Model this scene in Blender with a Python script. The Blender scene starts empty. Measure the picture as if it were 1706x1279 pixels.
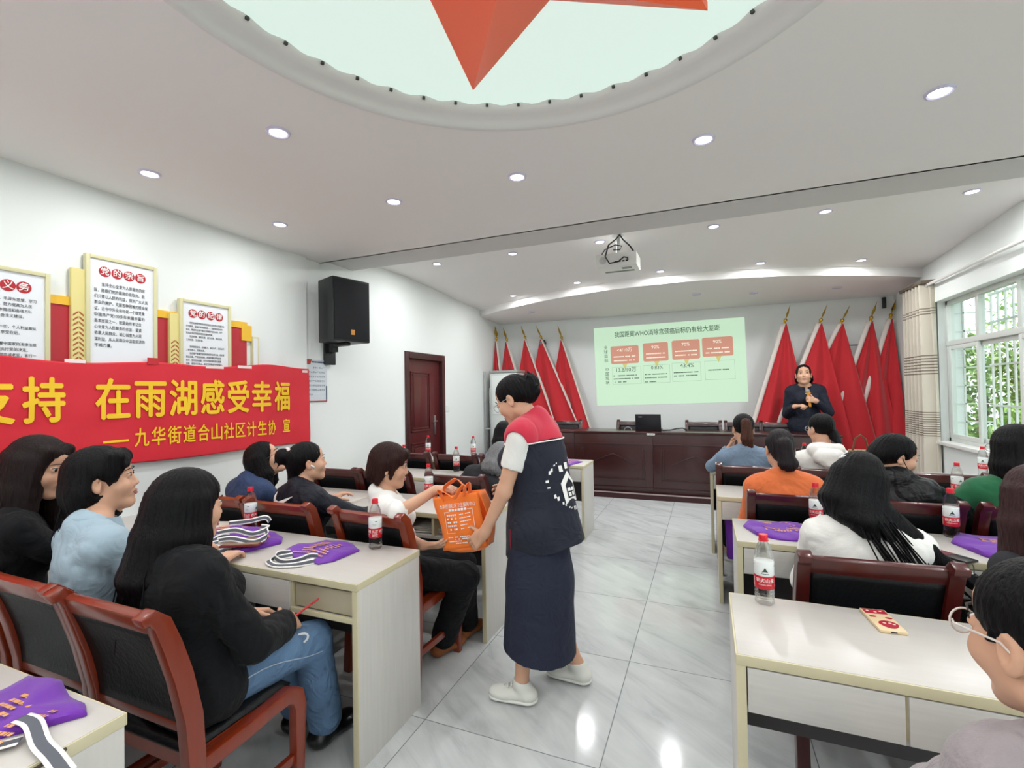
import bpy, bmesh, math, random
import numpy as np
from mathutils import Vector, Matrix

S = bpy.context.scene
C = S.collection
R = math.radians
random.seed(7)

# ------------------------------------------------------------------ camera, world, exposure
cam_d = bpy.data.cameras.new('camera')
cam = bpy.data.objects.new('camera', cam_d)
C.objects.link(cam)
cam_d.sensor_fit = 'HORIZONTAL'
cam_d.sensor_width = 36.0
cam_d.lens = 36.0 * 791.4 / 1706.0
cam_d.clip_start = 0.05
cam_d.clip_end = 200
def _camrot(yaw, pitch, roll):
    f = Vector((-math.sin(yaw), math.cos(yaw), 0)); r = Vector((math.cos(yaw), math.sin(yaw), 0)); u = Vector((0, 0, 1))
    f2 = f*math.cos(pitch) + u*math.sin(pitch); u2 = u*math.cos(pitch) - f*math.sin(pitch)
    r3 = r*math.cos(roll) + u2*math.sin(roll); u3 = u2*math.cos(roll) - r*math.sin(roll)
    return Matrix((r3, u3, -f2)).transposed().to_4x4()
cam.matrix_world = Matrix.Translation((0, 0, 1.51)) @ _camrot(.38819, .01671, -.01619)
S.camera = cam

S.view_settings.view_transform = 'Standard'
S.view_settings.look = 'None'
S.view_settings.gamma = 1.0
S.view_settings.use_curve_mapping = False
S.view_settings.exposure = 0.0

w = bpy.data.worlds.new('daylight')
S.world = w
w.use_nodes = True
bg = w.node_tree.nodes['Background']
bg.inputs[0].default_value = (0.86, 0.93, 1.0, 1)
bg.inputs[1].default_value = 2.8

sun_d = bpy.data.lights.new('sun', 'SUN')
sun_d.energy = 6.0
sun_d.angle = R(2)
sun_d.color = (1.0, .96, .88)
sun = bpy.data.objects.new('sun', sun_d)
C.objects.link(sun)
sun.rotation_euler = (R(-14), R(-24), 0)      # high sun on the garden side, reaching the trees and not the room

DOWNLIGHT_W = 5.0
DOME_E = 3.3

# ------------------------------------------------------------------ materials
def lin(c):
    return tuple((x/12.92 if x <= .04045 else ((x+.055)/1.055)**2.4) for x in c)
def hx(s):
    return lin(tuple(int(s[i:i+2], 16)/255 for i in (0, 2, 4)))
_M = {}
def M(name, col, rough=.5, metal=0., var=0., scale=6., stretch=(1, 1, 1), bump=0., bscale=60., bstretch=(1, 1, 1), fold=0., coat=0., spec=.5, emit=0., sheen=0., detail=3.):
    """principled material: base colour with soft procedural variation and bump (object coordinates)"""
    if name in _M: return _M[name]
    if isinstance(col, str): col = hx(col)
    m = bpy.data.materials.new(name); m.use_nodes = True
    nt = m.node_tree; b = nt.nodes['Principled BSDF']
    b.inputs['Base Color'].default_value = (*col, 1)
    b.inputs['Roughness'].default_value = rough
    b.inputs['Metallic'].default_value = metal
    b.inputs['Specular IOR Level'].default_value = spec
    b.inputs['Coat Weight'].default_value = coat
    b.inputs['Coat Roughness'].default_value = .12
    b.inputs['Sheen Weight'].default_value = sheen
    if emit:
        b.inputs['Emission Color'].default_value = (*col, 1)
        b.inputs['Emission Strength'].default_value = emit
    if var or bump or fold:
        tc = nt.nodes.new('ShaderNodeTexCoord')
    if var:
        mp = nt.nodes.new('ShaderNodeMapping'); mp.inputs['Scale'].default_value = stretch
        nt.links.new(tc.outputs['Object'], mp.inputs['Vector'])
        n = nt.nodes.new('ShaderNodeTexNoise'); n.inputs['Scale'].default_value = scale; n.inputs['Detail'].default_value = detail
        nt.links.new(mp.outputs[0], n.inputs['Vector'])
        mx = nt.nodes.new('ShaderNodeMix'); mx.data_type = 'RGBA'
        mx.inputs['A'].default_value = (*[max(0, x*(1-var)) for x in col], 1)
        mx.inputs['B'].default_value = (*[min(1, x*(1+var)) for x in col], 1)
        nt.links.new(n.outputs[0], mx.inputs['Factor'])
        nt.links.new(mx.outputs['Result'], b.inputs['Base Color'])
    if bump:
        mp2 = nt.nodes.new('ShaderNodeMapping'); mp2.inputs['Scale'].default_value = bstretch
        nt.links.new(tc.outputs['Object'], mp2.inputs['Vector'])
        n2 = nt.nodes.new('ShaderNodeTexNoise'); n2.inputs['Scale'].default_value = bscale; n2.inputs['Detail'].default_value = 4
        nt.links.new(mp2.outputs[0], n2.inputs['Vector'])
        bp = nt.nodes.new('ShaderNodeBump'); bp.inputs['Strength'].default_value = bump; bp.inputs['Distance'].default_value = .01
        nt.links.new(n2.outputs[0], bp.inputs['Height'])
        nt.links.new(bp.outputs[0], b.inputs['Normal'])
    if fold:                                                        # soft creases of worn cloth
        n3 = nt.nodes.new('ShaderNodeTexNoise'); n3.inputs['Scale'].default_value = 9; n3.inputs['Detail'].default_value = 2.5; n3.inputs['Distortion'].default_value = 1.6
        nt.links.new(tc.outputs['Object'], n3.inputs['Vector'])
        bf = nt.nodes.new('ShaderNodeBump'); bf.inputs['Strength'].default_value = fold; bf.inputs['Distance'].default_value = .045
        nt.links.new(n3.outputs[0], bf.inputs['Height'])
        if bump: nt.links.new(bp.outputs[0], bf.inputs['Normal'])
        nt.links.new(bf.outputs[0], b.inputs['Normal'])
    _M[name] = m
    return m

def floor_material():
    m = bpy.data.materials.new('marble_tile'); m.use_nodes = True
    nt = m.node_tree; b = nt.nodes['Principled BSDF']; L = nt.links.new
    tc = nt.nodes.new('ShaderNodeTexCoord')
    sep = nt.nodes.new('ShaderNodeSeparateXYZ'); L(tc.outputs['Object'], sep.inputs[0])
    def math_(op, a, bb=None, **k):
        n = nt.nodes.new('ShaderNodeMath'); n.operation = op
        for i, v in enumerate((a, bb)):
            if v is None: continue
            if isinstance(v, (int, float)): n.inputs[i].default_value = v
            else: L(v, n.inputs[i])
        return n.outputs[0]
    T = .81
    u = math_('DIVIDE', math_('ADD', sep.outputs[0], .428 + T*20), T)
    v = math_('DIVIDE', math_('ADD', sep.outputs[1], -2.71 + T*20), T)
    iu, iv = math_('FLOOR', u), math_('FLOOR', v)
    du = math_('ABSOLUTE', math_('SUBTRACT', math_('FRACT', u), .5)); dv = math_('ABSOLUTE', math_('SUBTRACT', math_('FRACT', v), .5))
    joint = math_('GREATER_THAN', math_('MAXIMUM', du, dv), .5 - .0022/T)
    # each tile gets its own slice of a streaky marble noise
    cmb = nt.nodes.new('ShaderNodeCombineXYZ')
    rnd = math_('FRACT', math_('MULTIPLY', math_('SINE', math_('ADD', math_('MULTIPLY', iu, 12.99), math_('MULTIPLY', iv, 78.23))), 43758.5))
    L(sep.outputs[0], cmb.inputs[0]); L(sep.outputs[1], cmb.inputs[1]); L(math_('MULTIPLY', rnd, 9.0), cmb.inputs[2])
    rot = nt.nodes.new('ShaderNodeMapping'); rot.inputs['Rotation'].default_value = (0, 0, R(36)); L(cmb.outputs[0], rot.inputs[0])
    mp = nt.nodes.new('ShaderNodeMapping'); mp.inputs['Scale'].default_value = (1.0, 4.6, 1)
    L(rot.outputs[0], mp.inputs[0])
    n = nt.nodes.new('ShaderNodeTexNoise'); n.inputs['Scale'].default_value = 1.9; n.inputs['Detail'].default_value = 9; n.inputs['Roughness'].default_value = .62; n.inputs['Distortion'].default_value = .7
    L(mp.outputs[0], n.inputs['Vector'])
    cr = nt.nodes.new('ShaderNodeValToRGB'); e = cr.color_ramp.elements
    e[0].position = .33; e[0].color = (*hx('b4b7b7'), 1); e[1].position = .62; e[1].color = (*hx('cbcecd'), 1)
    x = e.new(.45); x.color = (*hx('c2c5c5'), 1)
    x = e.new(.75); x.color = (*hx('d3d5d4'), 1)
    L(n.outputs[0], cr.inputs[0])
    mx = nt.nodes.new('ShaderNodeMix'); mx.data_type = 'RGBA'; L(joint, mx.inputs['Factor']); L(cr.outputs[0], mx.inputs['A'])
    mx.inputs['B'].default_value = (*hx('7d8284'), 1)
    L(mx.outputs['Result'], b.inputs['Base Color'])
    b.inputs['Roughness'].default_value = .11
    b.inputs['Specular IOR Level'].default_value = .45
    return m

def glass_material(name, tint=(1, 1, 1), clear=.85, ior=1.35):
    m = bpy.data.materials.new(name); m.use_nodes = True
    nt = m.node_tree; nt.nodes.remove(nt.nodes['Principled BSDF'])
    out = nt.nodes['Material Output']
    t = nt.nodes.new('ShaderNodeBsdfTransparent'); t.inputs[0].default_value = (*tint, 1)
    g = nt.nodes.new('ShaderNodeBsdfGlass'); g.inputs['Roughness'].default_value = 0.02; g.inputs['IOR'].default_value = ior
    mx = nt.nodes.new('ShaderNodeMixShader'); mx.inputs[0].default_value = 1-clear
    nt.links.new(t.outputs[0], mx.inputs[1]); nt.links.new(g.outputs[0], mx.inputs[2]); nt.links.new(mx.outputs[0], out.inputs[0])
    return m
def pane_material():
    m = bpy.data.materials.new('window_glass'); m.use_nodes = True
    nt = m.node_tree; nt.nodes.remove(nt.nodes['Principled BSDF'])
    out = nt.nodes['Material Output']
    t = nt.nodes.new('ShaderNodeBsdfTransparent'); t.inputs[0].default_value = (.95, .98, .97, 1)
    g = nt.nodes.new('ShaderNodeBsdfGlossy'); g.inputs['Roughness'].default_value = 0.03
    mx = nt.nodes.new('ShaderNodeMixShader')
    mx.inputs[0].default_value = .06; nt.links.new(t.outputs[0], mx.inputs[1]); nt.links.new(g.outputs[0], mx.inputs[2]); nt.links.new(mx.outputs[0], out.inputs[0])
    return m

WALL = M('wall_paint', 'e6eae8', .75, bump=.05, bscale=120)
CEIL = M('ceiling_paint', 'eeebe9', .8)
FLOOR = floor_material()
WHITE = M('white_plastic', 'e6e6e2', .35)
BLACK = M('black_plastic', '101215', .4)
BLACKCLOTH = M('black_grille_cloth', '0c0e14', .8, bump=.2, bscale=900)
GOLD = M('gold_metal', 'c9a13a', .25, metal=1.)
CHROME = M('brushed_steel', 'c0c4c6', .3, metal=1.)
MAHOG = M('mahogany_wood', '46120f', .3, var=.35, scale=5, stretch=(6, 6, 1), coat=.3)
MAHOGD = M('dark_mahogany_wood', '34100f', .3, var=.3, scale=4, stretch=(1, 5, 5), coat=.4)
LEATHER = M('black_leather', '0b0c0f', .45, bump=.25, bscale=70, var=.4, scale=12, spec=.3)
TOPW = M('pale_grain_laminate', 'c5c0ba', .3, var=.05, scale=5, stretch=(1, 14, 1), spec=.5)
SIDEW = M('pale_grain_panel', 'cbc8c2', .45, var=.09, scale=4, stretch=(14, 14, 1))
FRONTW = M('pale_grain_front', 'c9c6c0', .45, var=.10, scale=4, stretch=(1.5, 1, 22))
CREAM = M('cream_edging', 'cfc6a4', .45, var=.06)
DARKP = M('dark_modesty_board', '4f4a4b', .6)
REDC = M('red_flag_cloth', 'b80f1d', .75, sheen=.3, bump=.08, bscale=400)
REDB = M('red_banner_cloth', 'd0162a', .6, sheen=.1, bump=.06, bscale=300)
YEL = M('yellow_print', 'f2c41e', .6)
INK = M('dark_ink', '2a2c30', .7)
WHINK = M('white_ink', 'f2f0ec', .7)
REDINK = M('crimson_ink', 'b01324', .6)
GREY = M('grey_webbing', '5d6068', .85)
PURP = M('purple_cloth', '6a1fa0', .75, sheen=.2, bump=.12, bscale=350)
ORNG = M('orange_cloth', 'fb7f28', .75, sheen=.2, bump=.12, bscale=350)

# ------------------------------------------------------------------ mesh building
class MB:
    """collects boxes, tubes, lathes, prisms and grids into one mesh"""
    def __init__(s): s.v = []; s.f = []; s.m = []
    def add(s, v, f, mi=0):
        o = len(s.v); s.v += [tuple(x) for x in v]; s.f += [tuple(i+o for i in q) for q in f]; s.m += [mi]*len(f); return s
    def box(s, c, d, rot=None, mi=0):
        v = []
        for z in (-1, 1):
            for y in (-1, 1):
                for x in (-1, 1):
                    p = Vector((x*d[0]/2, y*d[1]/2, z*d[2]/2))
                    if rot is not None: p = rot @ p
                    v.append(p + Vector(c))
        return s.add(v, [(0, 2, 3, 1), (4, 5, 7, 6), (0, 1, 5, 4), (2, 6, 7, 3), (0, 4, 6, 2), (1, 3, 7, 5)], mi)
    def bx(s, x0, x1, y0, y1, z0, z1, mi=0):
        return s.box(((x0+x1)/2, (y0+y1)/2, (z0+z1)/2), (abs(x1-x0), abs(y1-y0), abs(z1-z0)), None, mi)
    def tube(s, pts, r, n=10, cap=True, mi=0, closed=False, flat=1.0):
        pts = [Vector(p) for p in pts]; N = len(pts)
        rs = r if isinstance(r, (list, tuple)) else [r]*N
        v = []; f = []; up = None
        for i, p in enumerate(pts):
            if closed: t = pts[(i+1) % N] - pts[i-1]
            else: t = pts[min(i+1, N-1)] - pts[max(i-1, 0)]
            t.normalize()
            if up is None:
                up = Vector((0, 0, 1)) if abs(t.z) < .9 else Vector((1, 0, 0))
            up = (up - t*up.dot(t)).normalized(); sd = t.cross(up)
            for k in range(n):
                a = 2*math.pi*k/n
                v.append(p + (sd*math.cos(a) + up*math.sin(a)*flat)*rs[i])
        for i in range(N if closed else N-1):
            j = (i+1) % N
            for k in range(n):
                f.append((i*n+k, i*n+(k+1) % n, j*n+(k+1) % n, j*n+k))
        if cap and not closed:
            f.append(tuple(range(n))[::-1]); f.append(tuple((N-1)*n+k for k in range(n)))
        return s.add(v, f, mi)
    def lathe(s, prof, c=(0, 0, 0), n=24, mi=0, rot=None, cap=True):
        v = []; f = []; c = Vector(c)
        for r, z in prof:
            for k in range(n):
                a = 2*math.pi*k/n
                p = Vector((r*math.cos(a), r*math.sin(a), z))
                if rot is not None: p = rot @ p
                v.append(p + c)
        for i in range(len(prof)-1):
            for k in range(n):
                f.append((i*n+k, i*n+(k+1) % n, (i+1)*n+(k+1) % n, (i+1)*n+k))
        if cap and prof[0][0] > 1e-5: f.append(tuple(range(n))[::-1])
        if cap and prof[-1][0] > 1e-5: f.append(tuple((len(prof)-1)*n+k for k in range(n)))
        return s.add(v, f, mi)
    def prism(s, poly, o, ex, ey, depth, mi=0):
        """polygon (list of 2d points) in the plane (ex, ey) at o, extruded by the vector depth"""
        o, ex, ey, dp = Vector(o), Vector(ex), Vector(ey), Vector(depth); n = len(poly)
        a = [o + ex*x + ey*y for x, y in poly]; v = a + [p+dp for p in a]
        f = [tuple(range(n))[::-1], tuple(range(n, 2*n))] + [(i, (i+1) % n, n+(i+1) % n, n+i) for i in range(n)]
        return s.add(v, f, mi)
    def sweep(s, pts, wid, thick, side, mi=0):
        """rectangular bar along pts; side = unit vector of its width; wid/thick may be lists"""
        pts = [Vector(p) for p in pts]; side = Vector(side); N = len(pts); v = []; f = []
        for i, p in enumerate(pts):
            t = (pts[min(i+1, N-1)] - pts[max(i-1, 0)]).normalized(); nn = t.cross(side).normalized()
            W_ = wid[i] if isinstance(wid, (list, tuple)) else wid
            T_ = thick[i] if isinstance(thick, (list, tuple)) else thick
            for a, b in ((-1, -1), (1, -1), (1, 1), (-1, 1)):
                v.append(p + side*a*W_/2 + nn*b*T_/2)
        for i in range(N-1):
            for k in range(4):
                f.append((i*4+k, i*4+(k+1) % 4, i*4+4+(k+1) % 4, i*4+4+k))
        f += [(3, 2, 1, 0), tuple((N-1)*4+k for k in range(4))]
        return s.add(v, f, mi)
    def grid(s, fn, nu, nv, mi=0, mfn=None):
        v = [fn(i/nu, j/nv) for j in range(nv+1) for i in range(nu+1)]
        f = []; o = len(s.v)
        for j in range(nv):
            for i in range(nu):
                f.append((j*(nu+1)+i, j*(nu+1)+i+1, (j+1)*(nu+1)+i+1, (j+1)*(nu+1)+i))
        s.v += [tuple(x) for x in v]; s.f += [tuple(i+o for i in q) for q in f]
        s.m += [(mfn(i, j) if mfn else mi) for j in range(nv) for i in range(nu)]
        return s
    def text(s, string, fn, height, width=None, bold=0., mi=0, align='C', spacing=1.):
        """lettering; fn maps flat (x, y) in metres to a 3d point"""
        tv, tf = text_flat(string, 0., spacing)
        x0, x1 = tv[:, 0].min(), tv[:, 0].max()
        sy = height/.83; sx = sy
        if width: sx = width/(x1-x0)
        ox = {'C': (x0+x1)/2, 'L': x0, 'R': x1}[align]
        q = bold*height*1.1                                          # heavier strokes: the glyph set again a hair to each side
        P0 = Vector(fn(0, 0)); nn = (Vector(fn(.002, 0))-P0).cross(Vector(fn(0, .002))-P0).normalized()
        for k, (dx, dy) in enumerate(((0, 0),) if not bold else ((q, 0), (-q, 0), (0, q), (0, -q))):
            s.add([Vector(fn((x-ox)*sx+dx, (y-.31)*sy+dy))+nn*(k*.00012) for x, y in tv], tf, mi)
        return s
    def build(s, name, mat, parent=None, bevel=0., smooth=40, loc=None, solid=0.):
        me = bpy.data.meshes.new(name)
        me.from_pydata([tuple(x) for x in s.v], [], s.f)
        mats = mat if isinstance(mat, (list, tuple)) else [mat]
        for x in mats: me.materials.append(x)
        if len(mats) > 1: me.polygons.foreach_set('material_index', s.m)
        if bevel:
            b = bmesh.new(); b.from_mesh(me)
            ed = [e for e in b.edges if len(e.link_faces) == 2 and e.calc_face_angle(0) > .6]
            bmesh.ops.bevel(b, geom=ed, offset=bevel, segments=2, profile=.6, affect='EDGES', clamp_overlap=True)
            b.to_mesh(me); b.free()
        if smooth:
            me.polygons.foreach_set('use_smooth', [True]*len(me.polygons))
            me.set_sharp_from_angle(angle=R(smooth))
        me.update()
        o = bpy.data.objects.new(name, me); C.objects.link(o)
        if parent is not None: o.parent = parent
        if loc is not None: o.location = loc
        if solid:
            md = o.modifiers.new('thickness', 'SOLIDIFY'); md.thickness = solid; md.offset = 0
        return o

_TX = {}
def text_flat(string, bold=0., spacing=1.):
    k = (string, bold, spacing)
    if k not in _TX:
        cu = bpy.data.curves.new('t', 'FONT'); cu.body = string; cu.offset = bold; cu.resolution_u = 2; cu.space_character = spacing
        o = bpy.data.objects.new('t', cu); C.objects.link(o)
        dg = bpy.context.evaluated_depsgraph_get(); dg.update()
        me = bpy.data.meshes.new_from_object(o.evaluated_get(dg))
        v = np.array([(q.co.x, q.co.y) for q in me.vertices]); f = [tuple(p.vertices) for p in me.polygons]
        bpy.data.objects.remove(o); bpy.data.curves.remove(cu); bpy.data.meshes.remove(me)
        _TX[k] = (v, f)
    return _TX[k]
def plane(o, ex, ey):
    o, ex, ey = Vector(o), Vector(ex), Vector(ey)
    return lambda x, y: o + ex*x + ey*y
def dashes(b, fn, x0, x1, y, h, rnd, wmin=.006, wmax=.014, gap=.004, mi=0, fill=.9):
    """a line of illegibly small print as a row of little ink marks"""
    x = x0
    while x < x1 - wmin:
        wd = min(rnd.uniform(wmin, wmax), x1-x)
        if rnd.random() < fill:
            b.add([fn(x, y-h/2), fn(x+wd, y-h/2), fn(x+wd, y+h/2), fn(x, y+h/2)], [(0, 1, 2, 3)], mi)
        x += wd + gap

# ------------------------------------------------------------------ scene objects
def tag(o, label, cat, group=None, kind=None):
    if label: o['label'] = label
    if cat: o['category'] = cat
    if group: o['group'] = group
    if kind: o['kind'] = kind
    return o
def thing(name, label, cat, loc=(0, 0, 0), rz=0., group=None):
    o = bpy.data.objects.new(name, None); C.objects.link(o)
    o.empty_display_size = .1
    o.location = loc; o.rotation_euler = (0, 0, rz)
    return tag(o, label, cat, group)
def struct(name, b, m, parent=None, **k):
    o = b.build(name, m, parent, **k)
    if parent is None: o['kind'] = 'structure'
    return o
def dup(root, loc, rz=0., label=None, group=None):
    r = root.copy(); C.objects.link(r); r.location = loc; r.rotation_euler = (0, 0, rz)
    if label: r['label'] = label
    if group: r['group'] = group
    for ch in root.children:
        c = ch.copy(); C.objects.link(c); c.parent = r
        for g in ch.children:
            d = g.copy(); C.objects.link(d); d.parent = c
    return r
# ================================================================== THE ROOM
XL, XLB, XR, YF, YB, ZC = -3.47, -3.52, 2.42, 8.05, -3.4, 2.81
DCX, DCY, DR = -.465, 1.09, 1.135            # round light in the ceiling
def zup(y): return 3.0 - .05*max(0, y-5.2)
def yr(x): return 6.28 + .10*(x+.45)**2
def zlow(y): return 2.853 - .055*(y-6.25)
def ceil_z(x, y):
    if y < 3.62: return ZC
    if y < 4.1: return 2.85
    return zup(y) if y < yr(x) else zlow(y)

b = MB(); b.bx(XLB-.2, XR+.4, YB-.2, YF+.2, -.1, 0)
struct('floor', b, FLOOR)

def make_ceiling():
    b = MB()
    # main slab with the round opening: ring of quads from the circle out to the rectangle
    n = 96; x0, x1, y0, y1 = XLB-.1, XR+.2, YB-.1, 3.62
    inner, outer = [], []
    for k in range(n):
        a = 2*math.pi*k/n; cx, sy = math.cos(a), math.sin(a)
        inner.append((DCX+DR*cx, DCY+DR*sy, ZC))
        t = min([(x1-DCX)/cx if cx > 1e-6 else 1e9, (x0-DCX)/cx if cx < -1e-6 else 1e9, (y1-DCY)/sy if sy > 1e-6 else 1e9, (y0-DCY)/sy if sy < -1e-6 else 1e9])
        outer.append((DCX+t*cx, DCY+t*sy, ZC))
    f = [(k, (k+1) % n, n+(k+1) % n, n+k) for k in range(n)]
    b.add(inner+outer, f)
    for cxx, cyy in ((x0, y0), (x1, y0), (x0, y1), (x1, y1)):      # corner triangles the fan misses
        k = max(range(n), key=lambda k: (outer[k][0]-DCX)*(cxx-DCX)/((cxx-DCX)**2) + (outer[k][1]-DCY)*(cyy-DCY)/((cyy-DCY)**2))
        a = math.atan2(cyy-DCY, cxx-DCX) % (2*math.pi); k = int(a/(2*math.pi)*n)
        b.add([outer[k], (cxx, cyy, ZC), outer[(k+1) % n]], [(0, 1, 2)])
    b.bx(x0, x1, 3.60, 3.62, ZC, 2.87)                               # edge of the lowered slab
    xs = [XLB-.1 + (XR+.3-XLB)*i/40 for i in range(41)]
    X = lambda u: XLB-.1 + (XR+.3-XLB)*u
    b.grid(lambda u, v: (X(u), 4.1+(yr(X(u))-4.1)*v, zup(4.1+(yr(X(u))-4.1)*v)), 40, 24)
    b.grid(lambda u, v: (X(u), yr(X(u))+.02*v*v, zup(yr(X(u)))+(zlow(yr(X(u)))-zup(yr(X(u))))*v), 40, 4)
    b.grid(lambda u, v: (X(u), yr(X(u))+.02+(YF+.1-yr(X(u)))*v, zlow(yr(X(u))+(YF+.1-yr(X(u)))*v)), 40, 12)
    b.bx(XLB-.3, XR+.4, YB-.2, YF+.3, 3.2, 3.3)                      # roof slab that closes the void
    return b
struct('ceiling', make_ceiling(), CEIL, smooth=30)
b = MB(); b.bx(XLB-.1, XR+.2, 3.62, 4.1, 2.85, 3.12)
struct('trim_1', b, M('beam_paint', 'cfcdcb', .8))                   # flat beam across the room

b = MB()                                                             # banner wall: lined front part, then bare wall with the door
b.bx(XLB-.2, XL, YB, 3.40, 0, 3.1)
b.bx(XLB-.2, XLB, 3.40, 5.03, 0, 3.2); b.bx(XLB-.2, XLB, 6.00, YF+.1, 0, 3.2); b.bx(XLB-.2, XLB, 5.03, 6.00, 2.05, 3.2)
b.bx(XLB-.05, XLB+.012, 3.40, 3.78, 0, 2.85)
struct('wall_left', b, WALL)
b = MB(); b.bx(XLB-.2, XR+.3, YF, YF+.15, 0, 3.2); struct('wall_front', b, WALL)
b = MB(); b.bx(XLB-.2, XR+.3, YB-.15, YB, 0, 3.2); struct('wall_back', b, WALL)
WY0, WY1, WZ0, WZ1 = 3.9, 6.74, .885, 2.44
V0, V1 = -.6, 2.3                                                    # unseen second window, added beside the camera for daylight
b = MB()
b.bx(XR, XR+.22, YB, V0, 0, 3.2); b.bx(XR, XR+.22, V1, WY0, 0, 3.2); b.bx(XR, XR+.22, V0, V1, 0, WZ0); b.bx(XR, XR+.22, V0, V1, WZ1, 3.2); b.bx(XR, XR+.22, WY1, YF+.1, 0, 3.2)
b.bx(XR, XR+.22, WY0, WY1, 0, WZ0); b.bx(XR, XR+.22, WY0, WY1, WZ1, 3.2)
b.bx(XR-.03, XR, WY0-.3, 7.0, WZ1, 2.76)                             # shallow lintel box over the window
struct('wall_right', b, WALL)
for nm, dims in (('baseboard_left', (XL, XL+.012, YB, 3.40)), ('baseboard_right', (XR-.012, XR, YB, YF))):
    b = MB(); b.bx(dims[0], dims[1], dims[2], dims[3], 0, .1); struct(nm, b, M('grey_tile_skirting', 'b9bcbc', .3))

# window
b = MB(); b.bx(XR-.06, XR+.12, WY0-.05, WY1+.05, WZ0-.03, WZ0+.005); struct('trim_2', b, M('white_sill', 'e2e2de', .4), bevel=.004)
ALU = M('white_window_frame', 'cfd4cf', .4)
wx = XR+.10
b = MB(); fw = .045
b.bx(wx-.03, wx+.03, WY1-fw, WY1, WZ0, WZ1); b.bx(wx-.03, wx+.03, WY0, WY0+fw, WZ0, WZ1)
b.bx(wx-.03, wx+.03, WY0, WY1, WZ0, WZ0+fw); b.bx(wx-.03, wx+.03, WY0, WY1, WZ1-fw, WZ1)
b.bx(wx-.035, wx+.035, WY0, WY1, 1.94, 1.995)
for y in (6.09, 5.40, 4.62): b.bx(wx-.028, wx+.028, y-.03, y+.03, 1.995, WZ1)
win = struct('window_1', b, ALU, bevel=.003)
for (ya, yb, dx) in ((6.07, 6.69, -.018), (5.38, 6.13, .012), (4.66, 5.42, -.018), (3.94, 4.70, .012)):
    b = MB(); q = .045; x = wx+dx
    b.bx(x-.012, x+.012, ya, ya+q, .93, 1.94); b.bx(x-.012, x+.012, yb-q, yb, .93, 1.94); b.bx(x-.012, x+.012, ya+q, yb-q, .93, .93+q); b.bx(x-.012, x+.012, ya+q, yb-q, 1.94-q, 1.94)
    sash = b.build('sash', ALU, win, bevel=.003)
    g = MB(); g.bx(x-.002, x+.002, ya+q, yb-q, .93+q, 1.94-q); g.build('pane', pane_material() if 'window_glass' not in bpy.data.materials else bpy.data.materials['window_glass'], sash)
for (ya, yb) in ((6.12, 6.69), (5.43, 6.06), (4.65, 5.37), (3.95, 4.59)):
    g = MB(); g.bx(wx-.002, wx+.002, ya, yb, 1.995, WZ1-fw); g.build('pane', bpy.data.materials['window_glass'], win)
b = MB()
for y in (V0+.02, .37, 1.33, V1-.02): b.bx(wx-.03, wx+.03, y-.03, y+.03, WZ0, WZ1)
for z in (WZ0+.02, 1.965, WZ1-.02): b.bx(wx-.028, wx+.028, V0, V1, z-.03, z+.03)
win2 = struct('window_added', b, ALU)
MB().bx(wx-.002, wx+.002, V0, V1, WZ0, WZ1).build('pane', bpy.data.materials['window_glass'], win2)
# security grille outside the glass
gr = thing('window_grille', 'white steel security grille of upright bars outside the window glass', 'grille', (wx+.35, 5.3, .9))
STEEL = M('white_bar', 'd9dcd8', .5)
for i in range(22):
    y = -1.42 + i*.135
    m_ = MB(); m_.bx(-.008, .008, y-.008, y+.008, -.05, 1.62); m_.build('bar', STEEL, gr)
for z in (.0, .38, .82, 1.28, 1.58):
    m_ = MB(); m_.bx(-.012, .012, -1.45, 1.45, z-.01, z+.01); m_.build('rail', STEEL, gr)
for i in range(3):
    m_ = MB(); m_.bx(-.35+i*.12-.008, -.35+i*.12+.008, 1.43, 1.45, -.05, 1.62); m_.build('side_bar', STEEL, gr)
for z in (0, .2, .4, .6, .8, 1., 1.2, 1.4):
    m_ = MB(); m_.bx(-.33, 0, 1.43, 1.45, z-.006, z+.006); m_.build('side_rung', STEEL, gr)
# ground and pale tiled corner outside, then the garden trees
b = MB(); b.bx(XR+.22, 26, -6, 22, -.6, -.5); tag(b.build('garden_ground', M('garden_soil', '6b7a4a', .9, var=.3)), 'green ground of the garden outside the window', 'ground', None, 'structure')
def leafy_tree(x, y, z, rx, ry, rz, n, seed, col, label):
    t = thing('garden_tree', label, 'tree', (x, y, -.5), 0, None)
    rnd = np.random.RandomState(seed)
    d = rnd.normal(size=(n, 3)); d /= np.linalg.norm(d, axis=1)[:, None]; d *= rnd.uniform(.55, 1, (n, 1))
    c = d*np.array([rx, ry, rz]) + np.array([0, 0, z+.5])
    v = []; f = []
    for i in range(n):
        a = rnd.normal(size=3); a /= np.linalg.norm(a); e = np.cross(a, rnd.normal(size=3)); e /= np.linalg.norm(e); s_ = rnd.uniform(.05, .11)
        g = np.cross(a, e)
        v += [c[i]-a*s_, c[i]+e*s_*.5+g*s_*.1, c[i]+a*s_, c[i]-e*s_*.5+g*s_*.1]; f.append((4*i, 4*i+1, 4*i+2, 4*i+3))
    fm = MB().add(v, f).build('foliage', M('leaf_'+col, col, .6, var=.5, scale=2.5), t, smooth=0); fm['kind'] = 'stuff'
    MB().tube([(0, 0, 0), (.05, 0, (z+.5)*.5), (0, .06, z+.4)], [.11, .09, .05], 8).build('trunk', M('bark', '5a4a38', .9), t)
    MB().tube([(0, 0, z*.55), (.3, .4, z+.5), (.4, .7, z+rz*.6)], [.05, .035, .015], 6).build('branch', M('bark', '5a4a38', .9), t)
leafy_tree(6.3, 9.6, 2.0, 1.6, 1.5, 1.8, 3600, 1, '8fae5c', 'light green leafy tree seen through the upper panes')
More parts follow.
